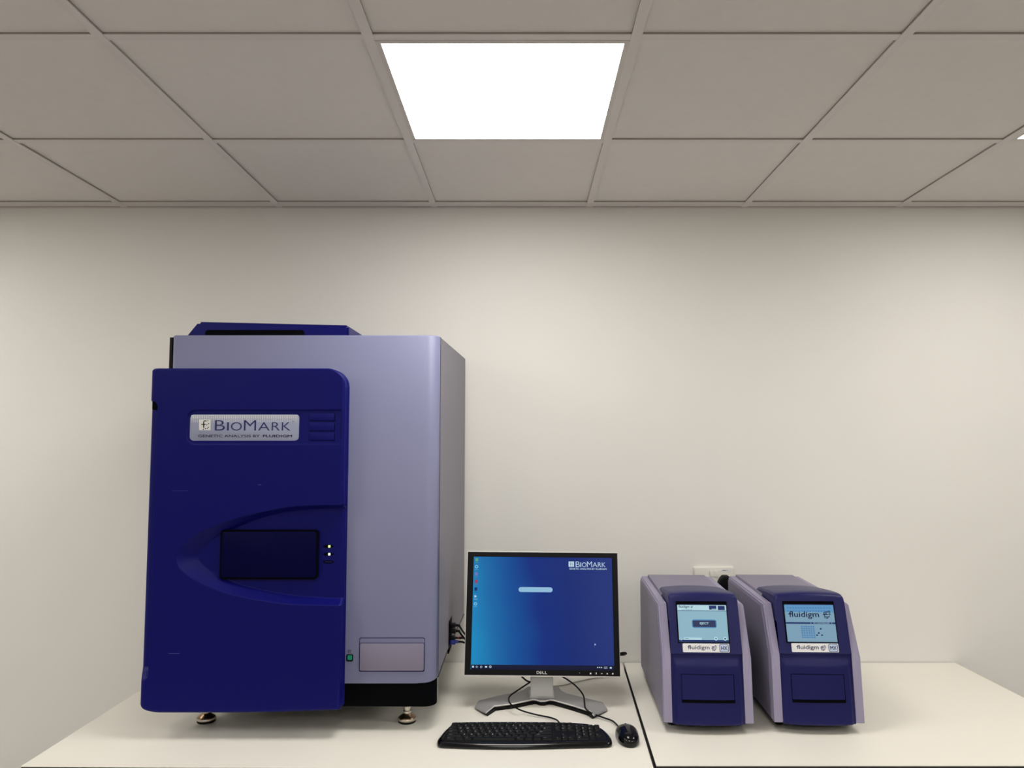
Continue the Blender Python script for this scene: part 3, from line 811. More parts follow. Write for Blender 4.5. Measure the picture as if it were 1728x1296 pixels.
def zp(px, py, z=ZB): p = PZ(px, py, z); return Vector((p.x, p.y, p.z))
top = [zp(820, 1199.5), zp(834, 1190.5), zp(866, 1186.5), zp(898.5, 1179.5), zp(904, 1179.8), zp(911, 1182), zp(920, 1182), zp(928, 1180), zp(934, 1180.5), zp(966, 1189.5), zp(996, 1199), zp(1002, 1204),
       zp(1025, 1191.5), zp(1017, 1183.5), zp(985, 1177), zp(955, 1169.5), zp(947, 1165), zp(943, 1159.5), zp(891, 1158.5), zp(884, 1163.5), zp(874, 1167.5), zp(840, 1174), zp(808, 1180.5), zp(801, 1187.5)]
drop = {0: .004, 11: .004, 12: .009, 23: .009, 22: .003, 13: .003}
bm = bmesh.new()
tv = [bm.verts.new((p.x, p.y, p.z - drop.get(i, 0))) for i, p in enumerate(top)]
bv = [bm.verts.new((p.x, p.y, p.z - .005 - drop.get(i, 0))) for i, p in enumerate(top)]
ft = bm.faces.new(tv); bm.faces.new(bv[::-1]); n = len(top)
for i in range(n): bm.faces.new((tv[(i + 1) % n], tv[i], bv[i], bv[(i + 1) % n]))
bmesh.ops.triangulate(bm, faces=[f for f in bm.faces if len(f.verts) > 4])
obj('foot', bm_out(bm), M_FOOT, mon, smooth=True, angle=20)
obj('foot_trim', tube([Vector((p.x, p.y - .0002, p.z - drop.get(i, 0) - .0015)) for i, p in enumerate(top[:12])], .0016, 0, 6), M_SILVERL, mon, smooth=True)
cxy = Vector((sum(p.x for p in top) / n, 0, 0))
low = []
for i, p in enumerate(top):
    q_ = Vector((p.x, p.y, 0)); c_ = Vector(((cxy.x), 2.47, 0)); dv = (c_ - q_); dv = dv.normalized() * min(.006, dv.length)
    low.append((p.x + dv.x, p.y + dv.y * .6 if i > 11 else p.y + .0025))
obj('foot_base', prism(low, TABLE, TABLE + .009), M_BLACK, mon)

# stray cords behind and beside the monitor
c = obj('cable', tube([P(1035, 1104, 2.53), P(1044, 1103, 2.52), P(1053, 1101.8, 2.51), P(1056.5, 1102.8, 2.52), P(1053, 1104.5, 2.54), P(1040, 1106, 2.56), P(1020, 1112, 2.60), P(990, 1120, 2.70)], .0034, 8, 8), M_BLACK, None, smooth=True)
tag(c, 'dark cable loop poking out past the right side of the monitor', 'cable')
c = obj('cable', tube([PZ(1040, 1141, TABLE + .003), PZ(1010, 1143.5, TABLE + .003), PZ(975, 1150, TABLE + .003), PZ(950, 1156.5, TABLE + .003), PZ(925, 1158, TABLE + .003)], .0018, 8, 6), M_GREYC, None, smooth=True)
tag(c, 'thin pale grey cable lying on the table behind the silver monitor foot', 'cable')
c = obj('cable', tube([P(868, 1128, 2.60), P(880, 1141, 2.57), P(887, 1147.5, 2.56), P(894, 1150.5, 2.55), P(905, 1151, 2.56), P(925, 1150, 2.60)], .0028, 8, 8), M_BLACK, None, smooth=True)
tag(c, 'short black cable behind the neck of the monitor stand', 'cable')

# ================================================================== KEYBOARD
kb = thing('keyboard', 'black curved keyboard with white legends in front of the monitor', 'keyboard', (0, 2.17, TABLE))
kx = lambda x, y: (x, y)
Y0 = 2.104
out = [(-.236, .012), (-.231, .005), (-.222, .001), (-.18, -.003), (-.12, -.007), (-.06, -.009), (0, -.009), (.06, -.006), (.12, -.002), (.18, .001), (.218, .003), (.231, .007), (.238, .016),
       (.2405, .030), (.240, .045), (.237, .062), (.231, .080), (.222, .096), (.208, .110), (.190, .121), (.168, .128), (.14, .132), (.10, .135), (.04, .137), (-.05, .138), (-.14, .137), (-.190, .135), (-.204, .130), (-.213, .118), (-.222, .098), (-.230, .075), (-.236, .050), (-.2395, .030)]
def smooth_loop(pts, per=4):
    n = len(pts); o = []
    for i in range(n):
        a, b, c, d = [Vector((*pts[(i + k) % n], 0)) for k in (-1, 0, 1, 2)]
        for k in range(per):
            t = k / per; o.append(0.5 * ((2 * b) + (c - a) * t + (2 * a - 5 * b + 4 * c - d) * t * t + (3 * b - a - 3 * c + d) * t ** 3))
    return [(q.x, q.y) for q in o]
out = smooth_loop(out)
def kz(y): return .0155 + .0095 * min(1, max(0, (y - .01) / .12))
def inset(pts, d):
    n = len(pts); o = []
    for i in range(n):
        a = Vector(pts[i - 1]); b = Vector(pts[(i + 1) % n]); t = (b - a).normalized(); o.append((pts[i][0] - t.y * d, pts[i][1] + t.x * d))
    return o
rings = [(inset(out, .006), lambda y: .0015), (inset(out, .002), lambda y: .002), (out, lambda y: .0045), (inset(out, .0012), lambda y: kz(y) * .55), (inset(out, .0045), lambda y: kz(y) * .78), (inset(out, .0095), lambda y: kz(y) * .97), (inset(out, .013), lambda y: kz(y) + .0006), (inset(out, .0165), lambda y: kz(y) - .0008)]
V, F = [], []; n = len(out)
for rg_, zf in rings:
    for p in rg_: V.append((p[0], Y0 + p[1], TABLE + zf(p[1])))
for j in range(len(rings) - 1):
    for i in range(n): F.append((j * n + i, j * n + (i + 1) % n, (j + 1) * n + (i + 1) % n, (j + 1) * n + i))
F.append(list(range(n))[::-1]); F.append([(len(rings) - 1) * n + i for i in range(n)])
obj('body', (V, F), M_GLOSS, kb, smooth=True, angle=60)
for x_ in (-.19, .14):
    for y_ in (.01, .115): obj('rubber_foot', box(x_, x_ + .03, Y0 + y_, Y0 + y_ + .008, TABLE, TABLE + .003), M_BLACK, kb)
wl = inset(out, .0162)
obj('key_well', ([(p[0], Y0 + p[1], TABLE + kz(p[1]) - .0005) for p in wl] + [(p[0], Y0 + p[1], TABLE + kz(p[1]) - .003) for p in wl], [list(range(n)), [n + i for i in range(n)][::-1]] + [[i, n + i, n + (i + 1) % n, (i + 1) % n] for i in range(n)]), M_KEY, kb)
# the keys: rows from the front
rows_y = [.0245, .0425, .0605, .0785, .0965, .1125]
depth = .0165
legend = {5: ['Esc'] + ['F%d' % i for i in range(1, 13)], 4: list('`1234567890-=') + ['Bk'], 3: ['Tab'] + list('QWERTYUIOP[]') + ['#'], 2: ['Caps'] + list("ASDFGHJKL;'") + ['Enter'],
          1: ['Shift'] + list('ZXCVBNM,./') + ['Shift'], 0: ['Ctrl', '', 'Alt', '', 'Alt', '', '', 'Ctrl']}
widths = {5: [1.0] * 13, 4: [1] * 13 + [2], 3: [1.5] + [1] * 12 + [1.5], 2: [1.75] + [1] * 11 + [2.25], 1: [2.25] + [1] * 10 + [2.75], 0: [1.4, 1.2, 1.2, 6.0, 1.2, 1.2, 1.2, 1.6]}
mainx0, mainx1 = -.220, .078
keys = []
for r_ in range(6):
    tot = sum(widths[r_]); ux_ = (mainx1 - mainx0) / tot; x = mainx0 + (0.004 if r_ < 3 else 0.010 if r_ == 4 else .012 if r_ == 5 else .004)
    ux_ = (mainx1 - x) / tot
    for w_, lg in zip(widths[r_], legend[r_]):
        keys.append((x, x + w_ * ux_, rows_y[r_], lg, r_)); x += w_ * ux_
nav = {5: ['Prt', 'Scr', 'Brk'], 4: ['Ins', 'Hm', 'Up'], 3: ['Del', 'End', 'Dn'], 1: [None, '^', None], 0: ['<', 'v', '>']}
for r_, l in nav.items():
    for k, lg in enumerate(l):
        if lg is not None: keys.append((.084 + k * .0178, .084 + (k + 1) * .0178, rows_y[r_], lg, r_))
npx = .1410; npw = .0180
nump = {4: ['Nm', '/', '*', '-'], 3: ['7', '8', '9', '+'], 2: ['4', '5', '6'], 1: ['1', '2', '3', 'En'], 0: ['0', None, '.']}
for r_, l in nump.items():
    for k, lg in enumerate(l):
        if lg is None: continue
        x_ = npx + k * npw; w_ = npw * (2 if lg == '0' else 1)
        keys.append((x_, x_ + w_, rows_y[r_], lg, r_))
sl = math.atan(.0095 / .12)
lg_V, lg_F = [], []
glyph = {}
# nearest hundred keys are parts of their own
keys.sort(key=lambda q: q[2])
spare = []
for i, (xa, xb, y, lg, r_) in enumerate(keys):
    g = .0010
    zt_ = kz(y) + .0055 + (.001 if r_ == 0 else 0)
    h = depth / 2 - .0008
    if r_ == 5: h *= .62
    cz = TABLE + kz(y) - .0035
    xm, hw = (xa + xb) / 2, (xb - xa) / 2 - g
    Vk = []
    for (sc, scy, z) in ((1.0, 1.0, 0), (.97, .98, .0045), (.80 if hw < .012 else 1 - .0022 / hw, .74, .0068), (.72 if hw < .012 else 1 - .0032 / hw, .62, .0064)):
        for (a_, b_) in rrect(-hw * sc, -h * scy, hw * sc, h * scy, .0016, 3): Vk.append((xm + a_, Y0 + y + b_ + (.0008 if z > .005 else 0), cz + z + b_ * sl))
    nn = 16
    Fk = []
    for j in range(3):
        for q in range(nn): Fk.append((j * nn + q, j * nn + (q + 1) % nn, (j + 1) * nn + (q + 1) % nn, (j + 1) * nn + q))
    Fk.append(list(range(nn))[::-1]); Fk.append([3 * nn + q for q in range(nn)])
    if i < 100: obj('key', (Vk, Fk), M_KEY, kb, smooth=True, angle=50)
    else: spare.append((Vk, Fk))
    if lg:
        if lg not in glyph: glyph[lg] = text2d(lg)
        v, f = glyph[lg]
        if v:
            a_ = min(q[0] for q in v); c_ = min(q[1] for q in v); sc = .0066 if len(lg) == 1 else .0040
            n0 = len(lg_V)
            lg_V += [(xm - hw * .62 + (q[0] - a_) * sc, Y0 + y + .0005 + (q[1] - c_) * sc, cz + .0069 + sl * ((q[1] - c_) * sc)) for q in v]
            lg_F += [[k + n0 for k in q] for q in f]
if spare:
    o = obj('key', join(*spare), M_KEY, kb, smooth=True, angle=50); o['kind'] = 'stuff'
obj('key_legends', (lg_V, lg_F), M_LEG_W, kb, smooth='keep')
T2 = TABLE + .0045
obj('cable', tube([P(906, 1141, 2.53), P(903, 1145.5, 2.505), P(893, 1152, 2.47), P(878, 1162, 2.44), P(862, 1173, 2.41), P(858.5, 1180, 2.395), P(861, 1187, 2.375), P(869, 1193.5, 2.35), PZ(883, 1200, T2 + .006), PZ(905, 1206, T2 + .003),
               PZ(925, 1210, T2), PZ(934, 1212.6, T2 + .003), PZ(941, 1216.2, T2 + .006), Vector((P(947, 1220, 2.23).x, Y0 + .130, TABLE + .014))], .0024, 8, 8), M_BLACK, kb, smooth=True)

# ================================================================== MOUSE
mp = PZ(1059.5, 1263, TABLE)
ms = thing('mouse', 'glossy black corded mouse on the table right of the keyboard', 'mouse', (.2865, mp.y + .058, TABLE), math.radians(1.5))
V, F = [], []; NR, NA = 14, 48
Lm, Wm, Hm = .0585, .0325, .036
def mo(a):       # plan outline: broad shoulders at the far end, rounder palm end
    c, s_ = math.cos(a), math.sin(a)
    x = Wm * math.copysign(abs(c) ** .85, c); y = Lm * math.copysign(abs(s_) ** .92, s_)
    k = 1 + .07 * (y / Lm) - .05 * math.exp(-((y / Lm + .1) / .3) ** 2)
    return x * k, y
for j in range(NR + 3):
    for i in range(NA):
        a = 2 * math.pi * i / NA; x, y = mo(a)
        if j == 0: V.append((x * .93, y * .95, 0.0005))
        elif j == 1: V.append((x * .99, y * .99, .003))
        elif j == 2: V.append((x, y, .009))
        else:
            q = (j - 2) / (NR + .5); rr = math.cos(q * math.pi / 2) ** .8; h = .009 + (Hm - .009) * math.sin(q * math.pi / 2)
            V.append((x * rr, y * rr - .004 * q, h))
for j in range(NR + 2):
    for i in range(NA): F.append((j * NA + i, j * NA + (i + 1) % NA, (j + 1) * NA + (i + 1) % NA, (j + 1) * NA + i))
F.append(list(range(NA))[::-1]); F.append([(NR + 2) * NA + i for i in range(NA)])
obj('body', (V, F), M_GLOSS, ms, 'local', smooth=True, angle=60)
obj('scroll_wheel', xf(lathe([(.007, -.003), (.0085, -.002), (.0085, .002), (.007, .003)], n=24), Matrix.Translation((0, .032, .0245)) @ Matrix.Rotation(math.pi / 2, 4, 'Y')), M_KEY, ms, 'local', smooth=True)
mq = MW[ms] @ Vector((-.012, .055, .010))
obj('cable', tube([P(944, 1140, 2.56), P(950, 1142.5, 2.53), P(965, 1152, 2.49), P(977, 1163, 2.45), P(984.5, 1174, 2.42), P(986.3, 1185, 2.39), P(988, 1195, 2.36), P(995, 1201.5, 2.33), PZ(1003, 1205.5, T2 + .006), PZ(1020, 1211.5, T2 + .003), PZ(1035, 1217.5, T2 + .002), mq], .0024, 8, 8), M_BLACK, ms, smooth=True)

# ================================================================== TWO SMALL CONTROLLERS
UROT = math.radians(-1.9)
U1 = Vector((.3983 + .126, 2.207 + .004, TABLE)); U2 = Vector((.711 + .1285, 2.207 + .006, TABLE))
W2 = .1265; ZBt = .029; DEPTH = .535
front = [(0.0, ZBt), (.0185, .216), (.091, .3435)]
def make_case(t):
    """everything both machines share"""
    # side shells (the pillars that frame the blue front) run back along each side
    def side_shell(sg):
        prof_ = [(0.0, ZBt), (.0185, .216), (.091, .3435), (DEPTH, .3435), (DEPTH, ZBt)]
        xo, xi = sg * W2, sg * (W2 - .0235)
        bm = bmesh.new()
        a_ = [bm.verts.new((xo, y, z)) for y, z in prof_]; b_ = [bm.verts.new((xi, y, z)) for y, z in prof_]
        bm.faces.new(a_); bm.faces.new(b_[::-1])
        for i in range(5): bm.faces.new((a_[i], b_[i], b_[(i + 1) % 5], a_[(i + 1) % 5]))
        bmesh.ops.recalc_face_normals(bm, faces=bm.faces)
        ed = [e for e in bm.edges if all(abs(v.co.x - xo) < 1e-5 for v in e.verts) and max(v.co.z for v in e.verts) > .3]
        bmesh.ops.bevel(bm, geom=ed, offset=.0045, segments=3, affect='EDGES')
        return bm_out(bm)
    for sg in (-1, 1):
        obj('side_frame', side_shell(sg), M_LILACP, t, 'local', smooth=True, angle=30)
        x_a = sg * (W2 + .0001); x_b = sg * (W2 + .0014)
        sp = [(.030, ZBt + .003), (.046, .216), (.113, .330), (DEPTH - .002, .330), (DEPTH - .002, ZBt + .003)]
        Vs = [(x_a, y, z) for y, z in sp] + [(x_b, y, z) for y, z in sp]
        Fs = [[0, 1, 2, 3, 4], [9, 8, 7, 6, 5]] + [[i, 5 + i, 5 + (i + 1) % 5, (i + 1) % 5] for i in range(5)]
        obj('side_panel', (Vs, Fs), M_LILACT, t, 'local')
    xi = W2 - .0235
    # raised top cover between the side frames
    tc = [(-xi + .0015, .3435), (-xi + .0035, .3495), (xi - .0035, .3495), (xi - .0015, .3435)]
    Vt = []
    for y in (.20, DEPTH): Vt += [(x, y, z) for x, z in tc]
    for y in (.20, DEPTH): Vt += [(-xi + .0015, y, .325), (xi - .0015, y, .325)]
    Ft = [[0, 1, 2, 3, 9, 8], [7, 6, 5, 4, 10, 11], [0, 4, 5, 1], [1, 5, 6, 2], [2, 6, 7, 3], [8, 9, 11, 10], [3, 7, 11, 9], [0, 8, 10, 4]]
    obj('top_cover', (Vt, Ft), M_LILACT, t, 'local')
    obj('inner_chassis', box(-xi, xi, .12, DEPTH - .001, ZBt + .002, .338), M_NAVYD, t, 'local')
    # blue moulded front: profile swept across with a forward bow
    bow = .009
    pf = [(.0015, ZBt - .003, 1.0), (.0, ZBt + .001, 1.0)]
    for k in range(1, 25): pf.append((.0 + .0215 * k / 25, ZBt + (.214 - ZBt) * k / 25, 1.0 - .5 * k / 25))
    pf.append((.0215, .2135, .45)); pf.append((.0172, .2160, .4)); pf.append((.0180, .2185, .4))
    for k in range(1, 20): pf.append((.018 + (.060 - .018) * k / 20, .2175 + (.362 - .2175) * k / 20, .4))
    pf += [(.060, .362, .4), (.0615, .3665, .4), (.0655, .3705, .4), (.072, .3735, .4), (.085, .3745, .35), (.11, .3735, .3), (.16, .3690, .2), (.22, .3625, .1), (.262, .3580, 0), (.269, .3560, 0), (.271, .3490, 0), (.271, .330, 0)]
    NXs = 48
    V, F = [], []
    for (y, z, bw) in pf:
        tp = 1.0 - .012 * max(0, min(1, (z - .30) / .05)) - .035 * max(0, min(1, (y - .07) / .2))
        wdt = (xi - .0008) * tp
        for i in range(NXs + 1):
            q = 2 * i / NXs - 1; q = q * 1.0
            e = abs(q)
            cyl = (1 - q * q)
            yy = y - bow * cyl * bw; zz = z
            if z > .355: zz = z + .0065 * cyl - .006 * max(0, (e - .93) / .07) ** 2
            # raised lower panel
            if z < .214 and z > ZBt - .01:
                x_in = max(0.0, min(1.0, (.955 - .02 - e) / .05)) if e > .83 else 1.0
                x_in = max(0.0, min(1.0, (.93 - e) / .035))
                z_in = max(0.0, min(1.0, (.2010 - z) / .014))
                yy -= .0065 * min(x_in, z_in)
            V.append((q * wdt, yy, zz))
    m2 = NXs + 1
    for j in range(len(pf) - 1):
        for i in range(NXs): F.append((j * m2 + i, j * m2 + i + 1, (j + 1) * m2 + i + 1, (j + 1) * m2 + i))
    obj('front_moulding', (V, F), M_NAVYC, t, 'local', smooth=True, angle=28)
    # side cheeks closing the hood above the frames
    for sg in (-1, 1):
        ln = [(y, z) for (y, z, b_) in pf if z > .30]
        Vc = []
        for (y, z) in ln:
            tp = 1.0 - .012 * max(0, min(1, (z - .30) / .05)) - .035 * max(0, min(1, (y - .07) / .2))
            x_ = sg * (xi - .0008) * tp
            zz = z - (.006 if z > .355 else 0); Vc.append((x_ * .999, y, zz))
            Vc.append((x_ * .999, y, .30))
        Fc = [(2 * i, 2 * i + 1, 2 * i + 3, 2 * i + 2) for i in range(len(ln) - 1)]
        obj('hood_cheek', (Vc, Fc), M_NAVYC, t, 'local', smooth=True)
    obj('base_plate', join(box(-xi - .004, xi + .004, .012, DEPTH - .02, ZBt - .005, ZBt + .001), box(-W2 + .012, W2 - .012, .03, DEPTH - .02, .020, ZBt - .003)), M_BLACK, t, 'local')
    for x_ in (-.095, .095):
        for y_ in (.07, DEPTH - .06):
            obj('rubber_foot', lathe([(.010, 0), (.0115, .002), (.0115, .021)], Matrix.Translation((x_, y_, 0))), M_BLACK, t, 'local', smooth=True)
u1 = thing('chip_controller', 'small navy and lilac machine whose screen shows an eject button, next to the monitor', 'laboratory machine', U1, UROT, 'two small navy and lilac controllers')
make_case(u1)
Mu = MW[u1]
# faces for the pictures and panels
def face(M, ya, za, yb, zb_, lift=0.0):
    o = M @ Vector((0, ya, za)); x_ = (M.to_3x3() @ Vector((1, 0, 0))); u = (M.to_3x3() @ Vector((0, yb - ya, zb_ - za)))
    f = Frame(o, x_, u); return Frame(f.o + f.n * lift, f.ux, f.uy)
bow_f = .009 * .4
FF = face(Mu, .018 - bow_f, .2175, .060 - bow_f, .362, .0004)
FL = face(Mu, .0 - .009 - .0065, ZBt, .0215 - .0045 - .0065, .214, .0002)
def screen_panel(t, T, seconds):
    def B(name, vf, m, par, **k): return obj(name, ([T @ q for q in vf[0]], vf[1]), m, par, **k)
    a = FF.uv(1148, 1084.6); b = FF.uv(1224.2, 1015.8); c = FF.uv(1139.5, 1016); d = FF.uv(1232, 1084)
    xl = (FF.uv(1139.3, 1016)[0] + FF.uv(1146.6, 1084)[0]) / 2; xr = (FF.uv(1224.5, 1016)[0] + FF.uv(1232, 1084)[0]) / 2
    yt = FF.uv(1180, 1015.2)[1]; yb = FF.uv(1190, 1084.3)[1]
    B('screen_frame', ringplate(FF, (xl - .001, yb - .0012, xr + .001, yt + .001), (xl + .004, yb + .001, xr - .0025, yt - .007), -.004, .0006), M_BLACKM, t)
    xsl = (FF.uv(1140.8, 1021)[0] + FF.uv(1147.8, 1083)[0]) / 2; xsr = (FF.uv(1223.6, 1022)[0] + FF.uv(1231.2, 1084)[0]) / 2
    yst = FF.uv(1180, 1021)[1]; ysb = FF.uv(1190, 1083.4)[1]
    sc_ = B('screen', plate(FF, [(xsl, ysb), (xsr, ysb), (xsr, yst), (xsl, yst)], -.002, .0008), seconds, t)
    pl_ = [FF.uv(1152.6, 1100.6), FF.uv(1231.4, 1100.6), FF.uv(1230.5, 1086.4), FF.uv(1152.2, 1086.2)]
    xa = pl_[0][0]; xb_ = pl_[1][0]; ya = pl_[0][1]; yb_ = pl_[2][1]
    lb = B('label', plate(FF, rrect(xa, ya, xb_, yb_, .0025), -.001, .0012, .0004), M_LABEL, t)
    return sc_, (xsl, ysb, xsr, yst), lb, (xa, ya, xb_, yb_)
class Loc(Sheet):
    """sheet laid out in fractions of a rectangle on the face"""
    def __init__(s, fr, R, z): Sheet.__init__(s, fr, z); s.R = R
    def m(s, u, v): return (s.R[0] + (s.R[2] - s.R[0]) * u, s.R[1] + (s.R[3] - s.R[1]) * v)
    def r(s, u0, v0, u1, v1, rad=0):
        a, b = s.m(u0, v0), s.m(u1, v1)
        if rad: s.poly(rrect(a[0], a[1], b[0], b[1], rad))
        else: s.rect(a[0], a[1], b[0], b[1])
    def t(s, txt, u0, v0, u1, v1, off=0.0):
        a, b = s.m(u0, v0), s.m(u1, v1); s.text(txt, a[0], a[1], b[0], b[1], off)
    def disc(s, u, v, rad, n=20):
        c = s.m(u, v); s.poly([(c[0] + rad * math.cos(2 * math.pi * i / n), c[1] + rad * math.sin(2 * math.pi * i / n)) for i in range(n)])
    def logo(s, u, v, sz):
        c = s.m(u, v)
        R_ = lambda x0, y0, x1, y1: s.rect(c[0] + x0 * sz, c[1] - y1 * sz, c[0] + x1 * sz, c[1] - y0 * sz)
        for q in ((-.28, -.42, .16, -.29), (-.55, -.07, .25, .07), (-.42, -.34, -.27, -.07), (-.30, .28, .14, .41), (-.40, .07, -.26, .32), (-.12, -.24, .06, -.07)): R_(*q)
        for x, y in ((.26, -.40), (.44, -.52), (.42, -.22), (.58, -.36), (.42, .04), (.58, -.06), (.40, .28), (.24, .40), (-.02, .58), (.12, .52), (-.30, .50)): R_(x - .08, y - .08, x + .08, y + .08)
    def word(s, u0, v0, u1, v1, off=0.0, desc=.22):
        """the maker's lower-case word with a crossed first letter"""
        s.t('fluidigm', u0, v0, u1, v1, off)
        h = v1 - v0; w_ = u1 - u0
        s.r(u0 - .035 * w_, v0 + h * .60, u0 + .115 * w_, v0 + h * .68)
G_S1 = glow('controller picture pale cyan', 150, 192, 208, .85); G_S2 = glow('controller picture blue grey', 134, 172, 196, .8)
G_NV = glow('controller picture navy', 30, 52, 110, .8); G_MB = glow('controller picture mid blue', 80, 135, 185, .85); G_LT = glow('controller picture light', 185, 222, 232, .9)
G_BT = glow('controller picture dark button', 50, 60, 96, .8); G_SK = glow('controller picture sky', 96, 156, 204, .85); G_TX = glow('controller picture lettering', 18, 28, 70, .7)
I4 = Matrix.Identity(4)
def label_print(fr, lb, R, code, T):
    s = Loc(fr, R, .0014); s.word(.11, .20, .575, .80, .012); s.logo(.665, .50, .0128); s.build('label_lettering', M_PRINT, lb, T)
    s = Loc(fr, R, .0015); s.r(.785, .05, .985, .95, .0045); s.build('label_badge_edge', M_PRINT, lb, T)
    s = Loc(fr, R, .0016); s.r(.797, .10, .973, .90, .0038); s.build('label_badge', M_LABELB, lb, T)
    s = Loc(fr, R, .0018); s.t(code, .822, .28, .955, .72, .03); s.build('label_code', M_PRINT, lb, T)
sc1, R1, lb1, Rl1 = screen_panel(u1, I4, G_S1)
s = Loc(FF, R1, .0010); s.r(0, .85, 1, 1); s.build('menu_strip', G_LT, sc1)
s = Loc(FF, R1, .0012); s.r(0, .835, 1, .850); s.r(.65, .875, .80, .985, .0012); s.r(.83, .865, .97, .98); s.r(.0, 0, 1, .055); s.r(.30, .5, .705, .5001)
s.build('menu_tabs', G_NV, sc1)
s = Loc(FF, R1, .0012); s.r(.28, .375, .78, .605, .0065); s.build('eject_button_glow', G_MB, sc1)
s = Loc(FF, R1, .0014); s.r(.30, .405, .76, .575, .002); s.build('eject_button', G_BT, sc1)
s = Loc(FF, R1, .0016); s.t('EJECT', .44, .455, .62, .53, .02); s.build('eject_lettering', G_LT, sc1)
s = Loc(FF, R1, .0014); s.t('fluidigm', .03, .90, .25, .985, .01); s.logo(.295, .945, .0050); s.t('HX CONTROLLER', .10, .86, .31, .878); s.build('menu_lettering', G_TX, sc1)
s = Loc(FF, R1, .0014); s.r(.10, .055, .46, .115, .0012); s.disc(.045, .07, .0030); s.disc(.745, .09, .0052); s.disc(.93, .09, .0052); s.r(.70, .885, .80, .90); s.build('tool_buttons', G_LT, sc1)
s = Loc(FF, R1, .0016); s.disc(.045, .07, .0014); s.disc(.745, .09, .0022, 5); s.disc(.93, .09, .0026, 8); s.r(.12, .082, .19, .092); s.build('tool_symbols', G_NV, sc1)
label_print(FF, lb1, Rl1, 'HX', I4)
# slot door shared shape
def slot(t, T):
    xa = FL.uv(1150.3, 1160)[0]; xb_ = FL.uv(1240, 1160)[0]; ya = FL.uv(1195, 1186.5)[1]; yb_ = FL.uv(1195, 1138)[1]
    def curved(x0, x1, y0, y1, z0, z1, n=16):
        V, F = [], []
        for i in range(n + 1):
            x = x0 + (x1 - x0) * i / n; q = x / .103; b_ = (.0045 + 0.0) * 0 - .0075 * q * q
            for (y, z) in ((y0, z0), (y0, z1), (y1, z1), (y1, z0)): V.append((x, y, z + b_))
        for i in range(n):
            for k in range(4): F.append((4 * i + k, 4 * i + (k + 1) % 4, 4 * i + 4 + (k + 1) % 4, 4 * i + 4 + k))
        F.append((3, 2, 1, 0)); F.append((4 * n, 4 * n + 1, 4 * n + 2, 4 * n + 3)); return xf((V, F), FL.M)
    def B(name, vf, m): return obj(name, ([T @ q for q in vf[0]], vf[1]), m, t, smooth=True)
    B('slot_gap', curved(xa, xb_, ya, yb_, -.004, .0012), M_BLACKM)
    B('slot_door', curved(xa + .0012, xb_ - .0022, ya + .0085, yb_ - .0015, -.003, .0022), M_NAVYC)
slot(u1, I4)
u2 = thing('chip_controller', 'small navy and lilac machine at the right end, large lettering on its screen', 'laboratory machine', U2, UROT, 'two small navy and lilac controllers')
make_case(u2)
T21 = MW[u2] @ MW[u1].inverted()
sc2, R2, lb2, Rl2 = screen_panel(u2, T21, G_S2)
s = Loc(FF, R2, .0010); s.r(0, .80, 1, 1); s.build('picture_band', G_SK, sc2, T21)
s = Loc(FF, R2, .0012)
for i in range(16):
    for j in range(2): s.r(.05 + i * .057, .90 - j * .085, .085 + i * .057, .935 - j * .085)
for i in range(6):
    for j in range(6): s.r(.295 + i * .047, .10 + j * .057, .33 + i * .047, .14 + j * .057)
s.build('dot_pattern', G_MB, sc2, T21)
s = Loc(FF, R2, .0012); s.r(0, .48, .50, .525); s.r(.51, .48, .925, .525); s.r(.935, .48, 1, .525)
for u, v in ((.69, .33), (.64, .215), (.60, .16), (.70, .16)): s.r(u - .015, v, u + .02, v + .04)
s.build('divider_bar', G_NV, sc2, T21)
s = Loc(FF, R2, .0014); s.word(.08, .615, .69, .82, .012); s.logo(.84, .74, .0185); s.build('picture_lettering', G_TX, sc2, T21)
s = Loc(FF, R2, .0016); s.t('IFC CONTROLLER', .56, .488, .88, .517, .0); s.build('divider_lettering', G_LT, sc2, T21)
label_print(FF, lb2, Rl2, 'MX', T21)
slot(u2, T21)

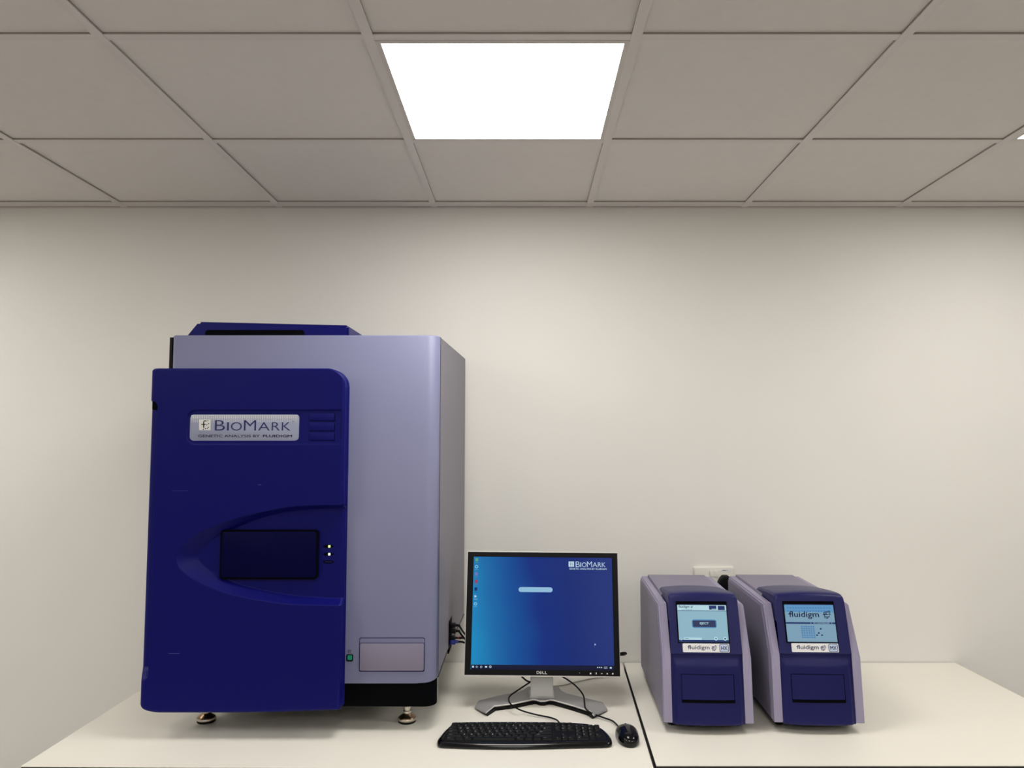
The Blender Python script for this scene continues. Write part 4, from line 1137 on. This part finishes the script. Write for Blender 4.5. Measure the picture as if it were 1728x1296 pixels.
# ================================================================== WALL SOCKET AND PLUG
FW = Frame((0, WALL, CAMZ), (1, 0, 0), (0, 0, 1))
so = thing('wall_socket', 'white double wall socket behind the two small machines', 'socket', P(1203, 985, WALL), 0)
a = FW.uv(1169.5, 956); b = FW.uv(1237.5, 956); zt2 = a[1]; zb2 = a[1] - .088
obj('backbox', plate(FW, rrect(a[0], zb2, b[0], zt2, .006), .0, .006, .001), M_SOCKET, so, smooth=True)
fp = obj('faceplate', plate(FW, rrect(a[0] + .003, zb2 + .003, b[0] - .003, zt2 - .003, .005), .005, .012, .002), M_SOCKET, so, smooth=True)
FW2 = Frame((0, WALL - .012, CAMZ), (1, 0, 0), (0, 0, 1))
for cx in (1199.8, 1208.3):
    q = FW2.uv(cx, 968); obj('rocker_switch', plate(FW2, rrect(q[0] - .006, q[1] - .011, q[0] + .006, q[1] + .011, .001), -.001, .0035, .001), M_SOCKET, so, smooth=True)
a4 = FW2.uv(1213, 964.5); b4 = FW2.uv(1234, 960.3)
obj('label_strip', plate(FW2, rrect(a4[0], a4[1], b4[0], b4[1], .0005), 0, .0006), M_WHITE, so)
s = Sheet(FW2, .0009); s.rect_px(1219, 962, 1225, 962.7); s.rect_px(1226.4, 962, 1228, 962.7); s.build('label_marks', M_PRINT, so)
pc = P(1222.5, 983, WALL - .012)
plug = thing('power_plug', 'black mains plug pushed into the white wall socket', 'plug', pc)
R = .0255
prf = [(pc.x + (R * 1.0) * math.cos(math.radians(t_)) * (1 if math.sin(math.radians(t_)) > -.3 else .9), pc.z + R * 1.12 * math.sin(math.radians(t_))) for t_ in range(0, 360, 20)]
prf = [(-.027, -.018), (-.020, -.027), (.020, -.027), (.027, -.018), (.027, .004), (.018, .020), (.009, .029), (-.009, .029), (-.018, .020), (-.027, .004)]
pv = prism([(x_, y_) for x_, y_ in prf], 0, .030, .006, 3)
Fp = Frame((pc.x, WALL - .012, pc.z), (1, 0, 0), (0, 0, 1))
obj('plug_body', xf(pv, Fp.M), M_BLACK, plug, smooth=True)
obj('cord', tube([(pc.x, WALL - .030, pc.z - .022), (pc.x, WALL - .034, pc.z - .06), (pc.x + .02, WALL - .03, pc.z - .14), (pc.x + .05, WALL - .04, TABLE + .05), (pc.x + .04, WALL - .05, TABLE + .012), (pc.x - .02, WALL - .06, TABLE + .006)], .0035, 8, 8), M_BLACK, plug, smooth=True)
